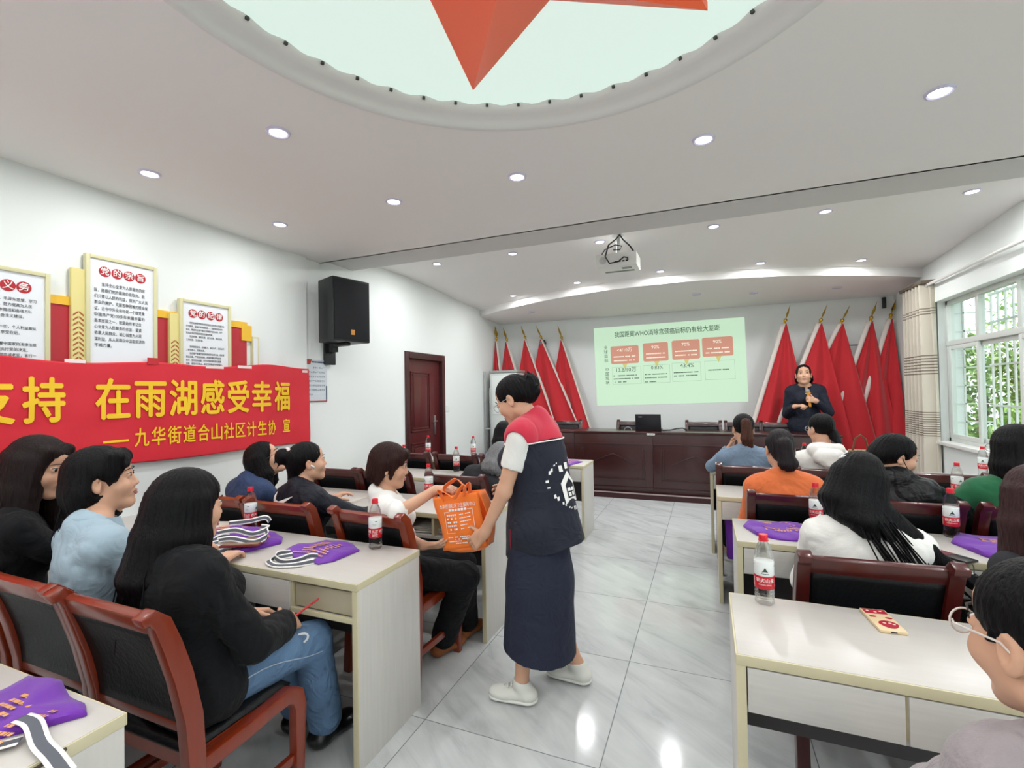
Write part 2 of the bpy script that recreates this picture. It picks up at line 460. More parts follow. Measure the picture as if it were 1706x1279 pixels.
leafy_tree(8.6, 12.9, 2.6, 2.2, 1.9, 2.6, 4200, 2, '7a9a55', 'tall bushy tree behind the grille, farther from the room')
leafy_tree(5.4, 13.2, 1.0, 1.1, 1.8, 1.6, 3400, 3, '6d8a4a', 'darker low shrub mass beyond the lower panes')
leafy_tree(4.4, 8.6, .4, .6, 1.5, 1.0, 3000, 4, '86a45a', 'round bush close behind the window grille')
leafy_tree(11.0, 18.5, 3.0, 3.6, 3.4, 3.3, 4500, 5, '93b066', 'pale green tree standing last in the garden')

# door in the banner wall
DW = M('red_brown_door', '521a1c', .35, var=.25, scale=3, stretch=(8, 8, 1), coat=.25)
b = MB()
b.bx(XLB-.12, XLB+.025, 5.03, 5.11, 0, 2.05); b.bx(XLB-.12, XLB+.025, 5.92, 6.00, 0, 2.05); b.bx(XLB-.12, XLB+.025, 5.11, 5.92, 1.965, 2.05)
door = struct('door_1', b, M('dark_door_frame', '3c1416', .4, coat=.2), bevel=.008)
b = MB(); lx = XLB-.03
b.bx(lx-.045, lx, 5.11, 5.92, .005, 1.965)
for (ya, yb, za, zb) in ((5.20, 5.66, 1.0, 1.80), (5.20, 5.66, .15, .86)):      # raised panel mouldings
    for k, q in enumerate((0, .035)):
        b.bx(lx, lx+.012-.004*k, ya+q, yb-q, za+q, za+q+.02); b.bx(lx, lx+.012-.004*k, ya+q, yb-q, zb-q-.02, zb-q); b.bx(lx, lx+.012-.004*k, ya+q, ya+q+.02, za+q, zb-q); b.bx(lx, lx+.012-.004*k, yb-q-.02, yb-q, za+q, zb-q)
    b.bx(lx, lx+.006, ya+.07, yb-.07, za+.07, zb-.07)
leaf = b.build('door_leaf', DW, door, bevel=.003)
b = MB(); b.bx(lx, lx+.012, 5.76, 5.80, .93, 1.20); b.tube([(lx+.01, 5.78, 1.12), (lx+.05, 5.78, 1.12), (lx+.055, 5.74, 1.12), (lx+.055, 5.66, 1.115)], .009, 8)
b.build('door_handle', CHROME, leaf, bevel=.003)
MB().lathe([(.006, 0), (.008, .004), (.0, .006)], (lx, 5.40, 1.41), 12, rot=Matrix.Rotation(R(90), 3, 'Y')).build('peephole', CHROME, leaf)
# wall plates
def plate(x, y, z, label, nx=1):
    b = MB(); b.box((x, y, z), (.008, .086, .086)); t = tag(b.build('wall_switch', WHITE, bevel=.003), label, 'switch')
    MB().box((nx*.0+x+.006, y, z), (.006, .03, .05)).build('rocker', WHITE, t, bevel=.002)
plate(XLB+.004, 6.10, 1.28, 'white wall switch beside the dark red door')

# low stage
b = MB(); b.bx(XLB, XR, 6.74, YF, 0, .085); st = struct('trim_3', b, M('stage_carpet_board', '3a1416', .5))
b = MB(); b.bx(XLB, XR, 6.728, 6.745, .072, .088); b.build('nosing', M('pale_metal_strip', 'b9a7a5', .35, metal=.6), st)

# ------------------------------------------------------------------ ceiling fittings
dome = thing('ceiling_light', 'large round backlit ceiling light framing the red star', 'light', (DCX, DCY, ZC))
DIFF = M('lit_membrane', (.19, .23, .21), .6, emit=DOME_E)
b = MB(); b.lathe([(DR+.03, .004), (DR+.01, -.010), (DR-.012, -.008), (DR-.020, .004), (DR-.040, .020), (DR-.066, .026), (DR-.088, .036), (DR-.100, .052), (DR-.100, .075), (DR+.06, .075)], n=128, cap=False)
b.build('rim', M('dome_rim_paint', 'e0e0de', .5), dome, smooth=60)
def mem(u, v):
    a = 2*math.pi*u; r = v*(DR-.092); wv = .007*math.sin(a*44)*max(0, (v-.92)/.08) + .012*(1-v)
    return (r*math.cos(a), r*math.sin(a), .058+wv)
MB().grid(mem, 264, 14).build('diffuser', DIFF, dome, smooth=80)
for k in range(44):
    a = 2*math.pi*(k+.25)/44
    MB().box(((DR-.104)*math.cos(a), (DR-.104)*math.sin(a), .050), (.012, .012, .010), Matrix.Rotation(a, 3, 'Z')).build('clip', M('dark_clip', '3a3f3a', .6), dome)
star = thing('red_star', 'red five-pointed star hanging in the round ceiling light', 'star', (-.465, 1.113, 2.79))
b = MB(); v = []
for k in range(10):
    a = R(90+36*k+36-3.8); r = .775 if k % 2 == 0 else .345
    v.append((r*math.cos(a), r*math.sin(a), -.015))
v += [(0, 0, -.22)]; top = [(x, y, .015) for x, y, z in v[:10]]; v += top + [(0, 0, .015)]
f = [(10, (k+1) % 10, k) for k in range(10)] + [(21, 11+k, 11+(k+1) % 10) for k in range(10)] + [(k, (k+1) % 10, 11+(k+1) % 10, 11+k) for k in range(10)]
b.add(v, f); b.build('star_body', M('star_red', 'ff6433', .5), star, smooth=0)
MB().tube([(0, 0, .01), (0, 0, .075)], .02, 8).build('hanging_rod', WHITE, star)

LAMP = M('lit_downlight', (1, .98, 1), .4, emit=9)
UNLIT = M('unlit_downlight', 'a8aca6', .4)
def downlight(x, y, z, label, group=None, lit=True, first=[None]):
    t = thing('downlight', label, 'downlight', (x, y, z), 0, group)
    if first[0] is None:
        a = MB().lathe([(.038, -.004), (.046, -.010), (.054, -.008), (.056, .0), (.056, .02), (.038, .02)], n=28).build('trim_ring', M('downlight_ring', 'd8d4ee', .25), t, smooth=50)
        c = MB().lathe([(0, -.006), (.039, -.006), (.039, .01)], n=28).build('lens', LAMP, t)
        first[0] = (a.data, c.data)
        u = c.data.copy(); u.materials.clear(); u.materials.append(UNLIT); first.append(u)
    else:
        for nm, d in (('trim_ring', first[0][0]), ('lens', first[0][1] if lit else first[1])):
            o = bpy.data.objects.new(nm, d); C.objects.link(o); o.parent = t
    if lit:
        nm = 'downlight_lamp' if y < 3.9 else 'stage_side_lamp'
        ld = bpy.data.lights.get(nm)
        if ld is None:
            ld = bpy.data.lights.new(nm, 'AREA'); ld.shape = 'DISK'; ld.size = .09; ld.energy = DOWNLIGHT_W*(1 if y < 3.9 else 2.2); ld.color = (.975, .99, 1)
        lo = bpy.data.objects.new('lamp', ld); C.objects.link(lo); lo.parent = t; lo.location = (0, 0, -.014)
ORD = ['first', 'second', 'third', 'fourth', 'fifth', 'sixth', 'seventh']
for i, x in enumerate((-2.965, -1.927, -1.03, .014, .985, 1.95)):
    downlight(x, 2.655, ZC, f'lit downlight in the row between star and beam, {ORD[i]} from the banner wall', 'downlights of the lowered ceiling')
for i, (x, y) in enumerate(((-2.958, 1.74), (-1.927, 1.72), (.98, 1.7), (1.95, 1.7))):
    downlight(x, y, ZC, f'lit downlight level with the star tip, {ORD[i]} from the banner wall', 'downlights of the lowered ceiling')
for j, y in enumerate((.75, -.25, -1.3, -2.4)):                       # unseen rows continuing the grid, added to light the rear of the room
    for i, x in enumerate((-2.96, -1.93, .98, 1.95) if j == 0 else (-2.96, -1.93, -.95, .02, .98, 1.95)):
        downlight(x, y, ZC, f'unseen added downlight of the {ORD[j]} row behind the star, {ORD[i]} from the banner wall', 'downlights of the lowered ceiling')
for i, x in enumerate((-2.84, -1.90, -.955, .093, .965, 1.93)):
    downlight(x, 4.72, 3.0, f'lit downlight in the straight row just past the beam, {ORD[i]} from the banner wall', 'downlights of the raised ceiling')
for i, (x, y) in enumerate(((-2.62, 6.50), (-1.56, 6.16), (-.49, 6.05), (.61, 6.15), (1.65, 6.45))):
    downlight(x, y, zup(y), f'lit downlight in the curved row near the stage, {ORD[i]} from the banner wall', 'downlights of the raised ceiling')
for i, (x, y) in enumerate(((-2.6, 7.25), (-.1, 7.0), (.62, 7.2), (1.6, 7.3))):
    downlight(x, y, zlow(y), f'unlit downlight in the lowest ceiling by the screen, {ORD[i]} from the door', 'unlit downlights near the screen', lit=False)

# projector
pj = thing('projector', 'white ceiling projector with looped black cables behind the beam', 'projector', (-.76, 4.62, 2.74))
b = MB(); b.bx(-.19, .19, -.14, .14, -.065, .06); b.build('body', WHITE, pj, bevel=.012)
b = MB()
for k in range(4): b.bx(-.14, .14, .10-.001-k*.012, .094-k*.012, -.068, -.064)
b.bx(.04, .13, -.06, .0, -.068, -.064); b.build('underside_vents', M('grey_vent', '8a9088', .5), pj)
MB().lathe([(.03, 0), (.035, .01), (.03, .012), (0, .012)], (-.12, -.14, -.005), 20, rot=Matrix.Rotation(R(90), 3, 'X')).build('rear_speaker', M('pale_grey_plastic', 'c2c4c2', .5), pj)
b = MB()
for x in (.0, .035, .07, .10): b.box((x, -.141, -.025), (.02, .006, .013))
b.build('ports', BLACK, pj)
MB().lathe([(.05, 0), (.05, .03), (.04, .035), (0, .03)], (.08, .14, 0), 24, rot=Matrix.Rotation(R(-90), 3, 'X')).build('lens', BLACK, pj)
b = MB(); b.tube([(0, 0, .06), (0, 0, .27)], .02, 12); b.bx(-.09, .09, -.07, .07, .055, .07); b.lathe([(.06, .27), (.06, .26), (.02, .25)], n=20); b.build('ceiling_mount', M('light_grey_metal', 'b9bbb8', .4), pj)
b = MB(); b.tube([(.02, -.03, .26), (.0, -.10, .20), (-.06, -.17, .13), (-.09, -.19, .02), (-.05, -.20, -.05), (.03, -.19, -.04), (.08, -.18, .0), (.11, -.16, -.005), (.11, -.142, -.02)], .007, 8)
b.tube([(.02, -.03, .26), (.06, -.09, .19), (.13, -.12, .11), (.16, -.12, .06)], .007, 8)
b.tube([(-.14, -.10, .065), (-.10, -.14, .10), (.0, -.15, .13), (.06, -.15, .11), (.04, -.15, .08), (-.02, -.15, .085)], .006, 8)
b.build('cables', BLACK, pj)

# wall speaker
sp = thing('wall_speaker', 'big black loudspeaker on a bracket above the small notice', 'speaker', (-3.27, 3.64, 2.31), R(-14))
b = MB(); b.prism([(-.165, -.13), (.165, -.13), (.205, .17), (-.205, .17)], (0, 0, -.30), (0, -1, 0), (1, 0, 0), (0, 0, .60))
b.build('cabinet', BLACK, sp, bevel=.012)
b = MB(); b.bx(.168, .180, -.19, .19, -.28, .28); b.build('grille', BLACKCLOTH, sp, bevel=.006)
b = MB(); b.bx(.181, .186, -.02, .02, -.235, -.185); b.build('badge', M('orange_badge', 'c8862a', .4), sp, bevel=.003)
b = MB(); b.bx(-.10, .10, -.03, .03, -.33, -.30); b.bx(-.17, -.10, -.03, .03, -.38, -.30); b.tube([(-.14, 0, -.36), (-.22, .03, -.36)], .025, 10); b.bx(-.235, -.205, -.05, .07, -.50, -.28)
b.build('bracket', BLACK, sp, bevel=.004)

# small notice under the speaker
po = thing('wall_notice', 'small printed notice with red heading under the loudspeaker', 'poster', (XLB+.016, 3.55, 1.65))
b = MB(); b.bx(0, .004, -.135, .135, -.205, .205); b.build('sheet', M('notice_paper', 'cdd4da', .4), po)
fx = lambda y, z: Vector((.006, y, z))
b = MB()
b.add([fx(-.135, .155), fx(-.08, .155), fx(-.06, .205), fx(-.135, .205)], [(0, 1, 2, 3)]); b.add([fx(-.135, -.205), fx(.135, -.205), fx(.135, -.195), fx(-.135, -.195)], [(0, 1, 2, 3)])
b.build('red_print', M('notice_red', 'a83a2e', .6), po)
b = MB(); b.add([fx(.12, -.05), fx(.135, -.05), fx(.135, -.195), fx(.12, -.195)], [(0, 1, 2, 3)]); b.add([fx(-.135, -.195), fx(-.125, -.195), fx(-.125, -.05), fx(-.135, -.05)], [(0, 1, 2, 3)]); rr = random.Random(3)
dashes(b, fx, -.06, .12, .18, .014, rr, .012, .02)
for r_ in range(7):
    for c_ in range(8 if r_ else 6):
        if r_ == 6 and c_ > 1: break
        x0 = -.095 + (c_ + (2 if r_ == 0 else 0))*.0262
        for k in range(3): dashes(b, fx, x0, x0+.016, .125-r_*.043+(k-1)*.006, .0032, rr, .006, .014, .002)
b.build('print', M('notice_ink', '45506a', .6), po)

# ------------------------------------------------------------------ display boards above the banner
XB = XL
FR = M('pale_gold_frame', 'cfcaa0', .4)
back = thing('backing_panel', 'red and yellow shaped backing behind the framed boards', 'panel', (XB, 1.9, 1.6))
b = MB(); b.bx(.001, .012, -1.2, .86, 0, .46); b.build('red_field', M('backing_red', 'b3202c', .5), back)
b = MB(); b.bx(0, .02, -1.2, .86, .46, .51); b.bx(0, .022, .81, .90, .36, .485); b.build('yellow_band', M('backing_yellow', 'e8b62a', .5), back)
def strip(y, z0, z1, label, patt=True):
    t = thing('ornament_strip', label, 'strip', (XB+.01, y, z0))
    MB().bx(0, .025, -.033, .033, 0, z1-z0).build('strip_body', M('strip_yellow', 'ddd08a', .5), t)
    b = MB(); f_ = lambda u, v: Vector((.0265, u, v)); n = int((z1-z0-.06)/.03)
    for k in range(n):
        z = .02+k*.03
        if k < n*.62: b.add([f_(-.026, z), f_(.0, z+.022), f_(.0, z+.032), f_(-.026, z+.010)], [(0, 1, 2, 3)]); b.add([f_(.004, z+.022), f_(.026, z), f_(.026, z+.012), f_(.004, z+.032)], [(0, 1, 2, 3)])
    b.build('chevrons', M('strip_rust', 'a5542c', .6), t)
strip(1.628, 1.62, 2.285, 'tall yellow patterned strip beside the tallest framed board')
strip(2.180, 1.62, 2.10, 'short yellow patterned strip beside the lowest framed board')
def board(y0, y1, z0, z1, label, title, lines, tz, th, lz0, lstep, lh, tpos=None):
    t = thing('framed_board', label, 'board', (XB+.012, (y0+y1)/2, z0)); W_ = y1-y0; H_ = z1-z0
    b = MB(); d = .035; e = .022
    b.bx(0, d, -W_/2, -W_/2+e, 0, H_); b.bx(0, d, W_/2-e, W_/2, 0, H_); b.bx(0, d, -W_/2+e, W_/2-e, 0, e); b.bx(0, d, -W_/2+e, W_/2-e, H_-e, H_)
    b.build('frame', FR, t, bevel=.003)
    MB().bx(0, d-.010, -W_/2+e, W_/2-e, e, H_-e).build('sheet', M('board_sheet', 'e3e6ea', .22), t)
    f_ = lambda u, v: Vector((d-.0085, u, v)); f2 = lambda u, v: Vector((d-.007, u, v))
    b = MB(); n = len(title); pos = tpos or [(-(n-1)/2+k)*.0665 for k in range(n)]
    for p in pos:
        b.add([f_(p+.032*math.cos(a*math.pi/10), tz-z0+.032*math.sin(a*math.pi/10)) for a in range(20)], [tuple(range(20))])
    b.build('title_discs', REDINK, t)
    b = MB()
    for p, ch in zip(pos, title): b.text(ch, lambda u, v, p=p: f2(p+u, tz-z0+v), .04, bold=.012)
    b.build('title', WHINK, t)
    x0 = -W_/2+.045; x1 = W_/2-.045; cw = (x1-x0)
    full = max(len(s_) for s_ in lines)
    for k, s_ in enumerate(lines):
        if not s_: continue
        ind = len(s_) - len(s_.lstrip('　')); s2 = s_.strip('　')
        if not s2: continue
        b = MB(); b.text(s2, lambda u, v, k=k, ind=ind: f_(x0+cw*ind/full+u, lz0-z0-k*lstep+v), lh, width=cw*len(s2)/full*.96, align='L', bold=.004); b.build('text_line', INK, t)
board(1.661, 2.061, 1.62, 2.388, 'tallest framed board, of four red title discs, above the banner', '党的宗旨',
      ['　　坚持全心全意为人民服务的宗', '旨，是我们党的最高价值取向。我', '们只要以人民的利益，得到广大人民', '群众的拥护，克服各种困难的根本保', '证。古今中外没有任何一个政党像',  '中国共产党100多年来最丰富的', '基本经验之一，就是始终牢记全', '心全意为人民服务的宗旨，紧紧', '依靠人民群众，诚心诚意为人民', '谋利益，从人民群众中汲取前进的', '不竭力量。'],
      2.294, .07, 2.212, .0375, .021)
board(2.21, 2.60, 1.62, 2.212, 'lowest framed board, nearest the loudspeaker, above the banner end', '党的纪律',
      ['　　党的纪律是党的各级组织和全体党员必须遵守的', '行为规则，是维护党的团结统一、完成党的任务的', '保证。党组织必须严格执行和维护党的纪律，共产', '党员必须自觉接受党的纪律的约束。', '　　政治纪律、组织纪律、廉洁纪律、群众纪律、', '工作纪律、生活纪律。', '', '　　坚持惩前毖后、治病救人，执纪必严、违纪必究', '，抓早抓小、防微杜渐。', '　　党员要严格遵守党章和国家的法律法规，把纪律', '挺在前面，严明党的纪律，经常开展批评和自我', '批评，坚持党内监督，把守纪律讲规矩摆在重要', '位置，做到令行禁止，保证党的路线方针的落实。'],
      2.115, .06, 2.045, .0245, .014)
board(1.02, 1.495, 1.62, 2.22, 'framed board cut off by the picture edge, its end title discs showing', '党员义务',
      ['　　认真学习马克思列宁主义、毛泽东思想，学习', '科学、文化、法律和业务知识，努力提高为人民', '服务的本领。贯彻执行党的基本路线和各项方针', '政策，带头参加改革开放和社会主义建设。', '', '　　坚持党和人民的利益高于一切，个人利益服从', '党和人民的利益，吃苦在前，享受在后。', '', '　　自觉遵守党的纪律，模范遵守国家的法律法规', '，严格保守党和国家的秘密，执行党的决定。', '　　维护党的团结和统一，对党忠诚老实，言行一', '致，坚决反对一切派别组织和小集团活动。', '', '　　切实开展批评和自我批评，勇于揭露和纠正。'],
      2.122, .06, 2.05, .030, .017, [-.072, -.005, .062, .127])
t = thing('framed_board', 'narrow blank framed board at the end of the red backing', 'board', (XB, 2.832, 1.62))
b = MB(); b.bx(0, .03, -.03, .03, 0, .38); b.build('frame', FR, t, bevel=.003); MB().bx(.03, .031, -.022, .015, .01, .365).build('sheet', M('board_sheet', 'e3e6ea'), t)

# red banner, a little slack, taped on
bt = thing('red_banner', 'long red cloth banner with yellow characters taped along the wall', 'banner', (XL, 1.9, 1.4))
def bwave(y, z):
    k = min(1, max(0, (y-2.87)/.35)); k = k*k*(3-2*k)
    return .058 - .046*k + .006*math.sin(y*7+z*3) + .0014*math.sin(y*19-z*12) + .001*math.sin(z*27+y*4)
def bpt(y, z, off=0.): return Vector((bwave(y, z)+.006+off, y-1.9, z-1.4))
def bedge(u, v):
    y = -.4 + 3.81*u
    zt = 1.768 - .035*math.sin(math.pi*min(1, max(0, (y-.2)/3.2)))**2 + .012*math.sin(y*7); zb = 1.075 + .045*(1-u) + .006*math.sin(y*5)
    return bpt(y, zb+(zt-zb)*v)
MB().grid(bedge, 260, 60).build('cloth', REDB, bt, smooth=180, solid=.003)
b = MB()
for ch, y in (('支', 1.24), ('持', 1.456), ('在', 1.79), ('雨', 2.003), ('湖', 2.213), ('感', 2.428), ('受', 2.642), ('幸', 2.856), ('福', 3.075)):
    b.text(ch, lambda u, v, y=y: bpt(y+u, 1.489+v, .0075), .222, width=.18, bold=.022)
b.build('headline_lettering', YEL, bt, smooth=0); b = MB()
b.add([bpt(1.735, 1.236, .0075), bpt(1.875, 1.236, .0075), bpt(1.875, 1.25, .0075), bpt(1.735, 1.25, .0075)], [(0, 1, 2, 3)])
for k, ch in enumerate('九华街道合山社区计生协'):
    b.text(ch, lambda u, v, k=k: bpt(1.952+k*.1005+u, 1.246-k*.0012+v, .0075), .108, width=.084, bold=.014)
b.text('宣', lambda u, v: bpt(3.125+u, 1.238+v, .0075), .105, width=.08, bold=.014)
b.build('signature_lettering', YEL, bt, smooth=0)
for y, w_ in ((1.60, .10), (2.45, .14), (2.72, .16), (3.36, .06)):
    q_ = bwave(y, 1.74)+.008; MB().bx(q_, q_+.002, y-1.9-w_/2, y-1.9+w_/2, .33+.01*math.sin(y*7), .352+.01*math.sin(y*7)).build('clear_tape', M('clear_tape', 'f0d9d9', .15), bt)
b = MB(); b.bx(.066, .070, .085, .155, .33, .375); b.build('red_tag', M('red_tag', 'c01a26', .5), bt)

# ------------------------------------------------------------------ projected slide on the front wall: glowing sheets stand in for projector light
sc = thing('projected_slide', 'pale green glowing projected slide with four salmon boxes and charts of text', 'projection', (0, YF, 0))
Q = [Vector((-1.765, 0, 2.574)), Vector((.559, 0, 2.596)), Vector((.588, 0, 1.303)), Vector((-1.729, 0, 1.248))]
def sl(u, v, off=.004):                                              # u, v in 0..1 across the slide, from its upper corner by the door
    p = Q[0].lerp(Q[1], u).lerp(Q[3].lerp(Q[2], u), v); return Vector((p.x, -off, p.z))
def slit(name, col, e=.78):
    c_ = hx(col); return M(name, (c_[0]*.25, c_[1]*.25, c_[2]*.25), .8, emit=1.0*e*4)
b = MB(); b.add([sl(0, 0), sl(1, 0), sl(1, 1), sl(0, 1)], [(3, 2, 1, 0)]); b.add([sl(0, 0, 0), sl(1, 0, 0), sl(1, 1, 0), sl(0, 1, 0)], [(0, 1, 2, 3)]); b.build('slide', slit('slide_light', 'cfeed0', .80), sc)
def slplane(u0, v0, off): return lambda x, y: sl(u0+x/2.32, v0-y/1.30, off)
def rect(b, u0, v0, u1, v1, off): b.add([sl(u0, v1, off), sl(u1, v1, off), sl(u1, v0, off), sl(u0, v0, off)], [(0, 1, 2, 3)])
b = MB(); b.text('我国距离WHO消除宫颈癌目标仍有较大差距', slplane(.50, .108, .008), .085, 1.62, bold=.012); b.build('heading', slit('slide_dark_glow', '5f7a64', .6), sc); b = MB()
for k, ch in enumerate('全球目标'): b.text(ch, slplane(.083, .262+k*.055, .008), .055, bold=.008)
b.build('row_title', slit('slide_dark_glow', '5f7a64', .6), sc); b = MB()
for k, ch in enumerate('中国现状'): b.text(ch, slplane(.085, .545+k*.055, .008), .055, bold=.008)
b.build('row_title', slit('slide_dark_glow', '5f7a64', .6), sc); b = MB(); b.text('13.8/10万', slplane(.222, .555, .008), .072, bold=.006); b.text('0.83%', slplane(.435, .545, .008), .065, bold=.004); b.text('43.4%', slplane(.633, .538, .008), .072, bold=.006)
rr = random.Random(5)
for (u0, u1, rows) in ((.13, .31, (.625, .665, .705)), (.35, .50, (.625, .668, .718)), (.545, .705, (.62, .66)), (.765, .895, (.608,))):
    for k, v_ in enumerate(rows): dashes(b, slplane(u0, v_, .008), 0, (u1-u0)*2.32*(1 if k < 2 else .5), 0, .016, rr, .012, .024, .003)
b.build('dark_text', slit('slide_dark_glow', '5f7a64', .6), sc)
b = MB()
for (u0, u1, v0, v1) in ((.117, .315, .25, .475), (.345, .515, .235, .465), (.54, .72, .225, .46), (.735, .925, .215, .445)):
    ru, rv = .008, .014
    P = [sl(u0+ru, v1, .006), sl(u1-ru, v1, .006), sl(u1, v1-rv, .006), sl(u1, v0+rv, .006), sl(u1-ru, v0, .006), sl(u0+ru, v0, .006), sl(u0, v0+rv, .006), sl(u0, v1-rv, .006)]
    b.add(P, [tuple(range(8))])
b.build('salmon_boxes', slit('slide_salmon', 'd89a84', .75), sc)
b = MB()
for u0, u1, v0, v1, s_ in ((.117, .315, .25, .475, '<4/10万'), (.345, .515, .235, .465, '90%'), (.54, .72, .225, .46, '70%'), (.735, .925, .215, .445, '90%')):
    uc = (u0+u1)/2; b.text(s_, slplane(uc, v0+.055, .009), .062, bold=.004)
    for v_ in (v0+.135, v0+.185): dashes(b, slplane(u0+.02, v_, .009), 0, (u1-u0-.04)*2.32, 0, .018, rr, .012, .024, .003)
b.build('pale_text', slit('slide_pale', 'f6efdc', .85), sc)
b = MB()
for u0, v0 in ((.215, .475), (.435, .465), (.632, .46), (.833, .445)):
    b.add([sl(u0-.018, v0, .006), sl(u0, v0+.075, .006), sl(u0+.018, v0, .006)], [(0, 1, 2)])
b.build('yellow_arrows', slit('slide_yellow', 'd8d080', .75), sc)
b = MB()
for u0, u1, v0, v1 in ((.122, .325, .515, .735), (.34, .52, .51, .735), (.535, .72, .50, .73), (.745, .93, .495, .725)):
    for a_ in ((u0, v0, u1, v0+.004), (u0, v1-.004, u1, v1), (u0, v0, u0+.002, v1), (u1-.002, v0, u1, v1)): rect(b, *a_, .006)
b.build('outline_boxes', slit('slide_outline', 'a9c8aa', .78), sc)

# ------------------------------------------------------------------ things on the front wall and its corners
t = thing('camera_unit', 'small black camera on the wall behind the flags', 'camera', (-2.66, YF, 2.23))
b = MB(); b.bx(-.05, .05, -.14, 0, .0, .03); b.build('shelf_bracket', BLACK, t, bevel=.004)
b = MB(); b.lathe([(.055, .03), (.06, .05), (.05, .09)], (0, -.09, 0), 20); b.build('base', BLACK, t)
b = MB(); b.lathe([(0, -.06), (.045, -.05), (.062, 0), (.045, .05), (0, .06)], (0, -.09, .135), 20); b.build('head', BLACK, t); MB().lathe([(.03, 0), (.032, .05), (.022, .055), (0, .05)], (0, -.13, .13), 20, rot=Matrix.Rotation(R(90), 3, 'X')).build('lens', M('grey_lens', '6d7078', .2), t)
MB().bx(-.04, .04, -.10, -.03, -.10, .0).build('hanging_box', BLACK, t, bevel=.006)
t = tag(MB().bx(-.022, .022, -.05, 0, -.075, .075).build('small_wall_speaker', BLACK, bevel=.01), 'small dark slim box high on the wall by the curtain', 'speaker'); t.location = (2.30, YF, 2.66)
b = MB(); b.bx(-.375, .375, -.008, 0, -.012, 0); b.bx(-.375, -.363, -.008, 0, -.25, -.012); t = tag(b.build('wall_conduit', M('dark_conduit', '5b5053', .5)), 'thin dark conduit along the wall behind the flags by the curtain', 'conduit'); t.location = (1.935, YF, 2.10)

ac = thing('floor_cabinet', 'tall white cabinet unit in the corner behind the standing volunteer', 'cabinet', (-3.16, 7.52, .085))
b = MB(); b.bx(-.25, .25, -.18, .18, 0, 1.75); b.build('body', M('appliance_white', 'd5d9d5', .35), ac, bevel=.02)
b = MB(); b.bx(-.26, .26, -.19, .19, 1.75, 1.79); b.build('top_cap', M('grey_plastic', '9da19e', .4), ac, bevel=.008)
b = MB(); b.bx(-.21, .21, -.188, -.18, 1.05, 1.70); b.build('front_panel', M('pale_panel', 'e6eae6', .25), ac, bevel=.003)
b = MB(); [b.bx(-.2, .2, -.187, -.18, .2+k*.03, .215+k*.03) for k in range(12)]; b.build('louvres', M('grey_plastic', '9da19e', .4), ac)
rk = thing('metal_rack', 'slim grey metal stand beside the white corner cabinet', 'stand', (-3.44, 7.3, .085))
b = MB(); b.tube([(-.04, 0, .02), (-.04, 0, 1.78)], .012, 8); b.build('upright', CHROME, rk); b = MB(); b.tube([(.05, 0, .02), (.05, 0, 1.5)], .012, 8); b.build('upright', CHROME, rk)
MB().bx(-.07, .09, -.14, .14, 0, .02).build('base', BLACK, rk, bevel=.004); MB().bx(-.05, .06, -.01, .01, .8, .82).build('crossbar', CHROME, rk)

# curtain and rod
cu = thing('curtain', 'cream striped curtain gathered in the corner beside the window', 'curtain', (2.33, 7.0, 0))
CUR = bpy.data.materials.new('striped_curtain'); CUR.use_nodes = True
def _cur():
    nt = CUR.node_tree; p = nt.nodes['Principled BSDF']; p.inputs['Roughness'].default_value = .8; p.inputs['Sheen Weight'].default_value = .3
    tc = nt.nodes.new('ShaderNodeTexCoord'); sp_ = nt.nodes.new('ShaderNodeSeparateXYZ'); nt.links.new(tc.outputs['Object'], sp_.inputs[0])
    def mth(op, a, b_):
        n = nt.nodes.new('ShaderNodeMath'); n.operation = op
        for i, v in enumerate((a, b_)):
            if isinstance(v, (int, float)): n.inputs[i].default_value = v
            else: nt.links.new(v, n.inputs[i])
        return n.outputs[0]
    z = sp_.outputs[2]
    band = None
    for za, zb, pitch, duty in ((.92, 1.22, .026, .45), (1.62, 1.86, .034, .42), (2.30, 2.40, .030, .4)):
        inr = mth('MULTIPLY', mth('GREATER_THAN', z, za), mth('LESS_THAN', z, zb))
        st_ = mth('MULTIPLY', inr, mth('LESS_THAN', mth('FRACT', mth('DIVIDE', z, pitch), 0), duty))
        band = st_ if band is None else mth('MAXIMUM', band, st_)
    mx = nt.nodes.new('ShaderNodeMix'); mx.data_type = 'RGBA'; nt.links.new(band, mx.inputs['Factor'])
    mx.inputs['A'].default_value = (*hx('cdc5b6'), 1); mx.inputs['B'].default_value = (*hx('7d6f62'), 1)
    nt.links.new(mx.outputs['Result'], p.inputs['Base Color'])
_cur()
def cfold(u, v):
    z = .10 + 2.56*(1-v); y = -.30 + .62*u; s_ = 1 + .12*v
    return (.055*math.sin(u*2*math.pi*6.5+.6*math.sin(v*3))*s_ + .01*math.sin(u*41), y*s_, z)
MB().grid(cfold, 130, 40).build('cloth', CUR, cu, smooth=180, solid=.004)
b = MB(); b.bx(-.075, .075, -.33, .33, 2.655, 2.69); b.build('heading', M('curtain_heading', '6e6153', .8), cu, bevel=.008)
rd = thing('curtain_rod', 'white curtain rod running above the window to the corner', 'rod', (2.33, 6.0, 2.64))
b = MB(); b.tube([(0, -3.2, 0), (0, 1.45, 0)], .017, 12); b.build('tube', WHITE, rd, smooth=60)
MB().lathe([(0, -.02), (.026, -.012), (.028, .01), (.018, .03), (0, .035)], (0, .9, 0), 14, rot=Matrix.Rotation(R(90), 3, 'X')).build('ring', WHITE, rd)
for y in (-.30, -1.9):
    b = MB(); b.tube([(0, y, 0), (.05, y, 0), (.088, y, 0)], .010, 8); b.bx(.08, .09, y-.03, y+.03, -.06, .06); b.build('bracket', WHITE, rd)
